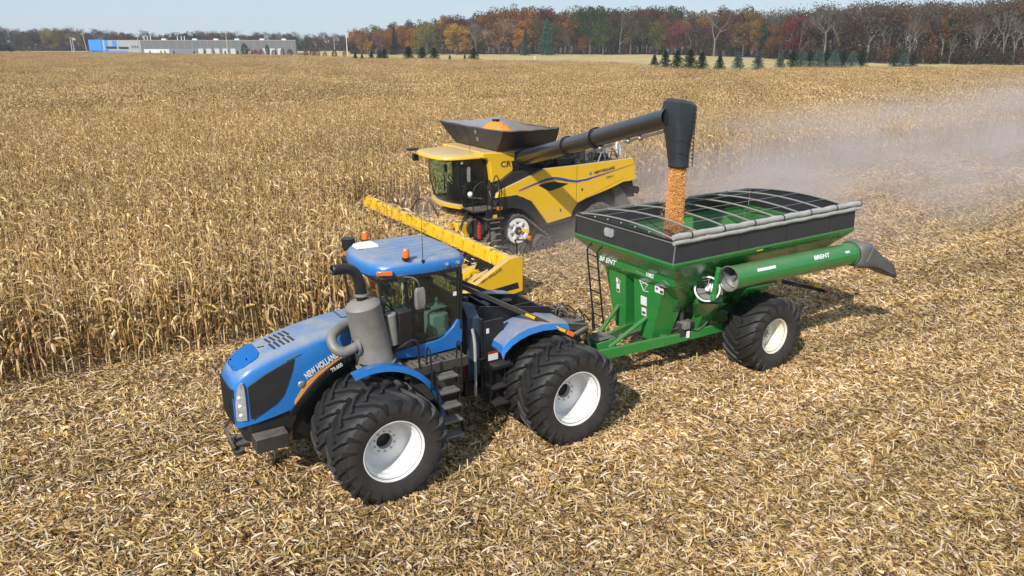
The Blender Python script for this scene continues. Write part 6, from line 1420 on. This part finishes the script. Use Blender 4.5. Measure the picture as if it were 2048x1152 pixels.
LB = ['leftmost of the dark spruces above the cart', 'second dark spruce from the left above the cart', 'third dark spruce, left of the biggest one', 'biggest dark spruce of the cluster', 'dark spruce right of the biggest one', 'lone small dark spruce in the gap', 'blue spruce right of the lone small dark one', 'lone blue spruce before the golden brown tree', 'blue spruce at the left end of the long row', 'dark spruce second in the long row', 'blue spruce third in the long row', 'dark spruce fourth in the long row', 'blue spruce in front of the large grey bare tree', 'dark spruce right of the large grey bare tree trunk', 'blue spruce seventh in the long row', 'dark spruce eighth in the long row', 'blue spruce last but one of the long row', 'dark spruce at the right end of the long row', 'left of three spruces before the white stems', 'middle of three spruces, bluish, before the white stems', 'right of three spruces before the white stems']
for (u, v, d, bl), lab in zip(SPR_, LB):
    d = min(d, interp(FD, u) - 22); x, y = bear(u, d); plant('spruce', x, y, hgt(v, d) + .2, (.13, .19, .18) if bl else (.03, .06, .035), lab, 'spruces along the right edge of the corn', 1.5)
# shrubs before the building
SHR = [(487, 84, 'tall dark green rounded tree before the grey building', (.03, .05, .03)), (533, 87, 'slim dark green tree before the grey building', (.03, .05, .03)), (497, 94, 'red brown shrub at the foot of the tall dark rounded tree', (.17, .045, .03)), (509, 98, 'small red brown shrub between the two dark trees', (.2, .06, .04)), (521, 97, 'red brown shrub just left of the slim dark tree', (.17, .045, .03)), (546, 98, 'red brown shrub just right of the slim dark tree', (.2, .06, .04)), (563, 95, 'upright red brown shrub before the building end', (.2, .05, .04)), (578, 97, 'round red brown shrub at the right end of the grey building', (.2, .05, .04)), (610, 99, 'low red shrub right of the grey building', (.2, .05, .04)), (622, 98, 'second red shrub right of the grey building', (.18, .05, .04)), (632, 96, 'biggest red brown shrub in the gap beside the wood', (.19, .05, .03)), (648, 102, 'pale pinkish shrub in the gap beside the wood', (.28, .16, .12)), (667, 99, 'dark red shrub left of the pale pole', (.15, .04, .03)), (688, 100, 'pinkish bare shrub at the pale pole', (.26, .15, .12))]
for u, v, lab, c in SHR:
    d = 350; x, y = bear(u, d); plant('shrub', x, y, hgt(v, d), c, lab, None, .62 if u in (487, 563) else (.45 if u == 533 else .85))
for i, u in enumerate((297, 319, 327, 345, 386, 407, 426, 448, 473)):
    d = 400; x, y = bear(u, d); plant('spruce', x, y, hgt(100, d), (.03, .07, .04), 'little dark cone shaped conifer along the grey building wall', 'little conifers along the grey building', .9)
x, y = bear(5, 420); plant('shrub', x, y, hgt(87, 420), (.04, .055, .03), 'dark evergreen clump at the far left edge of the photo', None, 2.0)
# ================================================================ BUILDING AND YARD
M['b_grey'] = mat('grey_cladding', (.17, .175, .185), .7, var=.05, nscale=.4); M['b_light'] = mat('light_cladding', (.33, .34, .36), .7, var=.04, nscale=.4); M['b_blue'] = mat('blue_cladding', (.03, .25, .70), .6, var=.04, nscale=.4)
M['b_door'] = mat('dock_door', (.55, .57, .58), .6); M['b_glass'] = mat('dark_window', (.02, .025, .03), .1, spec=.8); M['asphalt'] = mat('asphalt_yard', (.16, .155, .15), .9)
A, B, Cc = Vector((-196, 430, 0)), Vector((-120, 452, 0)), Vector((-246, 474, 0)); back = Vector((-16, 62, 0)); HB = 7.9
BL = empty('warehouse', tuple(A)); tag(BL, 'long flat roofed grey warehouse with a blue office end beyond the corn', 'building')
def wl(P, Q, s, z, outn=0):
    d = (Q - P); n = Vector((d.y, -d.x, 0)).normalized(); p = P + d * s + n * outn; return (p.x - A.x, p.y - A.y, z)
m = MB(); foot = [A, B, B + back, Cc + back, Cc]
m.prism([(p.x - A.x, p.y - A.y) for p in foot], -.5, HB, 'z'); m.build('wall', M['b_grey'], BL)
def panel(P, Q, s0, s1, z0, z1, outn, name, mt):
    m = MB(); m.hexa([wl(P, Q, s0, z0, outn - .3), wl(P, Q, s1, z0, outn - .3), wl(P, Q, s1, z0, outn), wl(P, Q, s0, z0, outn), wl(P, Q, s0, z1, outn - .3), wl(P, Q, s1, z1, outn - .3), wl(P, Q, s1, z1, outn), wl(P, Q, s0, z1, outn)]); return m.build(name, mt, BL)
for i in range(11):
    s = .355 + i * .052
    if i in (5, 7): continue
    panel(A, B, s, s + .032, 0, 3.6, .12, 'dock_door', M['b_door'])
panel(A, B, 0, 1, HB - .25, HB + .12, .1, 'roof_edge', M['b_light'])
for i in range(20): panel(A, B, i * .05 + .02, i * .05 + .0215, 0, HB - .3, .05, 'cladding_seam', M['b_light'])
panel(Cc, A, .28, 1, 0, HB + .1, .12, 'office_wall', M['b_light'])
for s0, s1, z0, z1 in ((0, .27, 0, HB + .3), (.33, .39, 2.0, HB + .1), (.0, .75, .2, 2.4), (.48, .56, 4.6, HB - .2)): panel(Cc, A, s0, s1, z0, z1, .3, 'blue_panel', M['b_blue'])
for s0, s1, z0, z1 in ((.36, .56, 3.5, 4.6), (.60, .78, 3.5, 4.5)): panel(Cc, A, s0, s1, z0, z1, .45, 'window', M['b_glass'])
for i in range(4): panel(Cc, A, .84 + i * .035, .85 + i * .035, 3.8, 5.2, .3, 'window', M['b_glass'])
for s in (.12, .32, .46, .60, .77, .92):
    c = A.lerp(B, s) + back * .25; m = MB(); m.box(c.x - A.x - 1.2, c.x - A.x + 1.2, c.y - A.y - 1, c.y - A.y + 1, HB, HB + .9); m.build('roof_unit', M['white'], BL)
for s in (.01, .03, .05, .22, .245, .265): c = A.lerp(B, s) + back * .12; m = MB(); m.cyl((c.x - A.x, c.y - A.y, HB), (c.x - A.x, c.y - A.y, HB + 2.2), .22); m.build('vent_pipe', M['white'], BL)
def box_thing(name, label, cat, u, d, L_, W_, H_, colr, rot, group=None):
    x, y = bear(u, d); r = empty(name, (x, y, 0), rot); tag(r, label, cat, group); return r
for i, (u, L_, c, lab) in enumerate(((312, 12, (.7, .7, .7), 'white trailer parked left of the others at the warehouse wall'), (337, 12, (.7, .7, .68), 'middle white trailer parked at the warehouse wall'), (364, 13, (.2, .24, .3), 'blue grey trailer parked right of the white ones'))):
    r = box_thing('semi_trailer', lab, 'trailer', u, 412, 0, 0, 0, 0, rad(16)); mc = mat('trailer_paint', c, .5)
    m = MB(); m.box(-L_ / 2, L_ / 2, -1.25, 1.25, 1.1, 3.6); m.build('trailer_body', mc, r, bevel=.05)
    for xx in (-L_ * .38, -L_ * .28): m = MB(); m.cyl((xx, -1.2, .5), (xx, 1.2, .5), .5); m.build('wheel', M['rubber'], r)
# parked cars
def make_car(c, label, u, d, rot, van=False):
    r = box_thing('parked_car', label, 'car', u, d, 0, 0, 0, 0, rot, 'cars parked by the warehouse'); mc = mat('car_paint', c, .35, coat=.5)
    m = MB(); prof = [(-2.2, .35), (2.2, .35), (2.25, .8), (2.1, .95), (1.2, 1.05), (.6, 1.5), (-1.3, 1.5), (-2.0, 1.05), (-2.25, .95)] if not van else [(-2.6, .4), (2.5, .4), (2.6, 1.1), (2.0, 1.3), (1.6, 2.1), (-2.6, 2.1)]
    m.prism(prof, -.88, .88, 'y'); m.build('body', mc, r, bevel=.08)
    m = MB(); m.prism([(.95, 1.1), (.5, 1.44), (-1.2, 1.44), (-1.7, 1.1)] if not van else [(1.9, 1.4), (1.5, 2.0), (-2.3, 2.0), (-2.3, 1.4)], -.9, .9, 'y'); m.build('window_band', M['b_glass'], r)
    for xx in (-1.35, 1.35): m = MB(); m.cyl((xx, -.9, .34), (xx, .9, .34), .34); m.build('wheel', M['rubber'], r)
for c, lab, u, van in (((.6, .6, .6), 'silver car parked leftmost beside the flagpoles', 96, 0), ((.05, .06, .08), 'dark car parked left of the flagpoles', 110, 0), ((.45, .46, .5), 'grey car parked just left of the flagpoles', 122, 0), ((.7, .7, .7), 'white van parked right of the leaning pole', 172, 1), ((.03, .1, .4), 'blue car parked between flagpoles and white van', 155, 0), ((.65, .65, .65), 'white car parked at the blue office end', 183, 0), ((.3, .05, .04), 'dark red car parked farthest left near the edge', 82, 0)):
    make_car(c, lab, u, 455, rad(tr_rn.uniform(-20, 20)), bool(van))
# poles, flags
M['pole'] = mat('weathered_pole', (.42, .40, .37), .8); M['pole_w'] = mat('white_pole', (.75, .75, .74), .5)
def pole(name, label, cat, u, d, v, r0, mtl, arm=True):
    x, y = bear(u, d); h = hgt(v, d); r = empty(name, (x, y, 0)); tag(r, label, cat); m = MB(); m.cyl((0, 0, -.3), (0, 0, h), r0, r0 * .7, 10); m.build('pole', mtl, r)
    if arm: m = MB(); m.box(-1.1, 1.1, -.08, .08, h - .9, h - .75); m.build('crossarm', mtl, r)
    return r, h
P_ = []
for u, v, lab in ((172, 64, 'leaning wooden utility pole left of the blue office end'), (276, 65, 'wooden utility pole at the warehouse front corner'), (453, 62, 'tall wooden utility pole in front of the grey warehouse'), (668, 77, 'short utility pole right of the warehouse in the gap')):
    P_.append(pole('utility_pole', lab, 'utility pole', u, 395 if u != 668 else 470, v, .22, M['pole']))
P_.append(pole('utility_pole', 'pale utility pole at the left end of the wood', 'utility pole', 693, 300, 70, .17, M['pole_w'], False))
P_[0][0].rotation_euler = (0, rad(-6), 0)
for u, v, lab, fl in ((141, 73, 'left white flagpole by the parked cars', 0), (145, 74, 'right white flagpole carrying a pale flag', 1)):
    r, h = pole('flagpole', lab, 'flagpole', u, 450, v, .14, M['pole_w'], False)
    if fl:
        m = MB(); m.loft([[(i * .5, .25 * math.sin(i * 1.3), z - i * .12) for z in (h - 1.6, h - .3)] for i in range(5)], closed=False); m.build('flag', M['b_light'], r, thick=.02)
# small posts in the pale grass
for u, lab in ((1070, 'small white post in the pale grass, left one'), (1125, 'small dark post in the pale grass right of the white one')):
    x, y = bear(u, 330); m = MB(); m.cyl((0, 0, -.2), (0, 0, 1.6), .18, .14, 10); m.cyl((0, 0, 1.5), (0, 0, 1.7), .24, .2, 10); o = m.build('marker_post', M['white'] if u == 1070 else M['pole'], None); o.location = (x, y, 0); tag(o, lab, 'post')
# ================================================================ DUST
dm = bpy.data.materials.new('dust'); dm.use_nodes = True; t = dm.node_tree; t.nodes.clear(); N = t.nodes.new; L = t.links.new
o_ = N('ShaderNodeOutputMaterial'); pv = N('ShaderNodeVolumePrincipled'); pv.inputs['Color'].default_value = (.79, .71, .68, 1); pv.inputs['Anisotropy'].default_value = 0.0
tcn = N('ShaderNodeTexCoord'); n1 = N('ShaderNodeTexNoise'); n1.inputs['Scale'].default_value = .16; n1.inputs['Detail'].default_value = 4; n1.inputs['Roughness'].default_value = .6; L(tcn.outputs['Object'], n1.inputs['Vector'])
sx = N('ShaderNodeSeparateXYZ'); L(tcn.outputs['Object'], sx.inputs[0])
def mathn(op, a, b=None, c=None):
    n = N('ShaderNodeMath'); n.operation = op
    for i, v in enumerate((a, b, c)):
        if v is None: continue
        if isinstance(v, (int, float)): n.inputs[i].default_value = v
        else: L(v, n.inputs[i])
    return n.outputs[0]
def ramp(v, a, b, lo=0., hi=1.):
    n = N('ShaderNodeMapRange'); n.interpolation_type = 'SMOOTHSTEP'; n.inputs['From Min'].default_value = a; n.inputs['From Max'].default_value = b; n.inputs['To Min'].default_value = lo; n.inputs['To Max'].default_value = hi; L(v, n.inputs['Value']); return n.outputs[0]
X_, Y_, Z_ = sx.outputs
back_ = mathn('MULTIPLY', X_, -1.0)                       # metres behind the combine's front axle
top = mathn('MULTIPLY_ADD', back_, .05, 2.0)              # the plume rises as it drifts back
zf = mathn('DIVIDE', Z_, top); zf = ramp(zf, .15, 1.25, 1., 0.)
yf = mathn('MULTIPLY', ramp(Y_, -17., -7., 0., 1.), ramp(Y_, 4.0, 11., 1., 0.))
xf = mathn('MULTIPLY', ramp(back_, -4., 4., 0., 1.), ramp(back_, 12., 105., 1., .12))
nf = ramp(n1.outputs['Fac'], .40, .64, .08, 1.15)
den = mathn('MULTIPLY', mathn('MULTIPLY', zf, yf), mathn('MULTIPLY', xf, nf)); den = mathn('MULTIPLY', den, .23)
L(den, pv.inputs['Density']); L(pv.outputs[0], o_.inputs['Volume'])
dm.cycles.volume_step_rate = .35
m = MB(); m.box(-110, 5, -17, 11, .05, 9.5); o = m.build('dust_cloud', dm, None, smooth=0)
o.matrix_world = Matrix.Translation((-.716, 29.622, 0)) @ Matrix.Rotation(rad(212), 4, 'Z')
tag(o, 'pinkish grey dust drifting back behind the yellow combine over the cut ground', 'dust', kind='stuff')

# ================================================================ HAZE: even thin air over the whole field
hm = bpy.data.materials.new('haze'); hm.use_nodes = True; t = hm.node_tree; t.nodes.clear(); o_ = t.nodes.new('ShaderNodeOutputMaterial'); pv = t.nodes.new('ShaderNodeVolumePrincipled')
pv.inputs['Color'].default_value = (.80, .88, 1, 1); pv.inputs['Density'].default_value = .00016; t.links.new(pv.outputs[0], o_.inputs['Volume'])
m = MB(); m.box(-900, 900, -60, 1150, -1.0, 60); o = m.build('haze', hm, None, smooth=0); tag(o, 'thin pale haze in the air over the field', 'haze', kind='stuff')
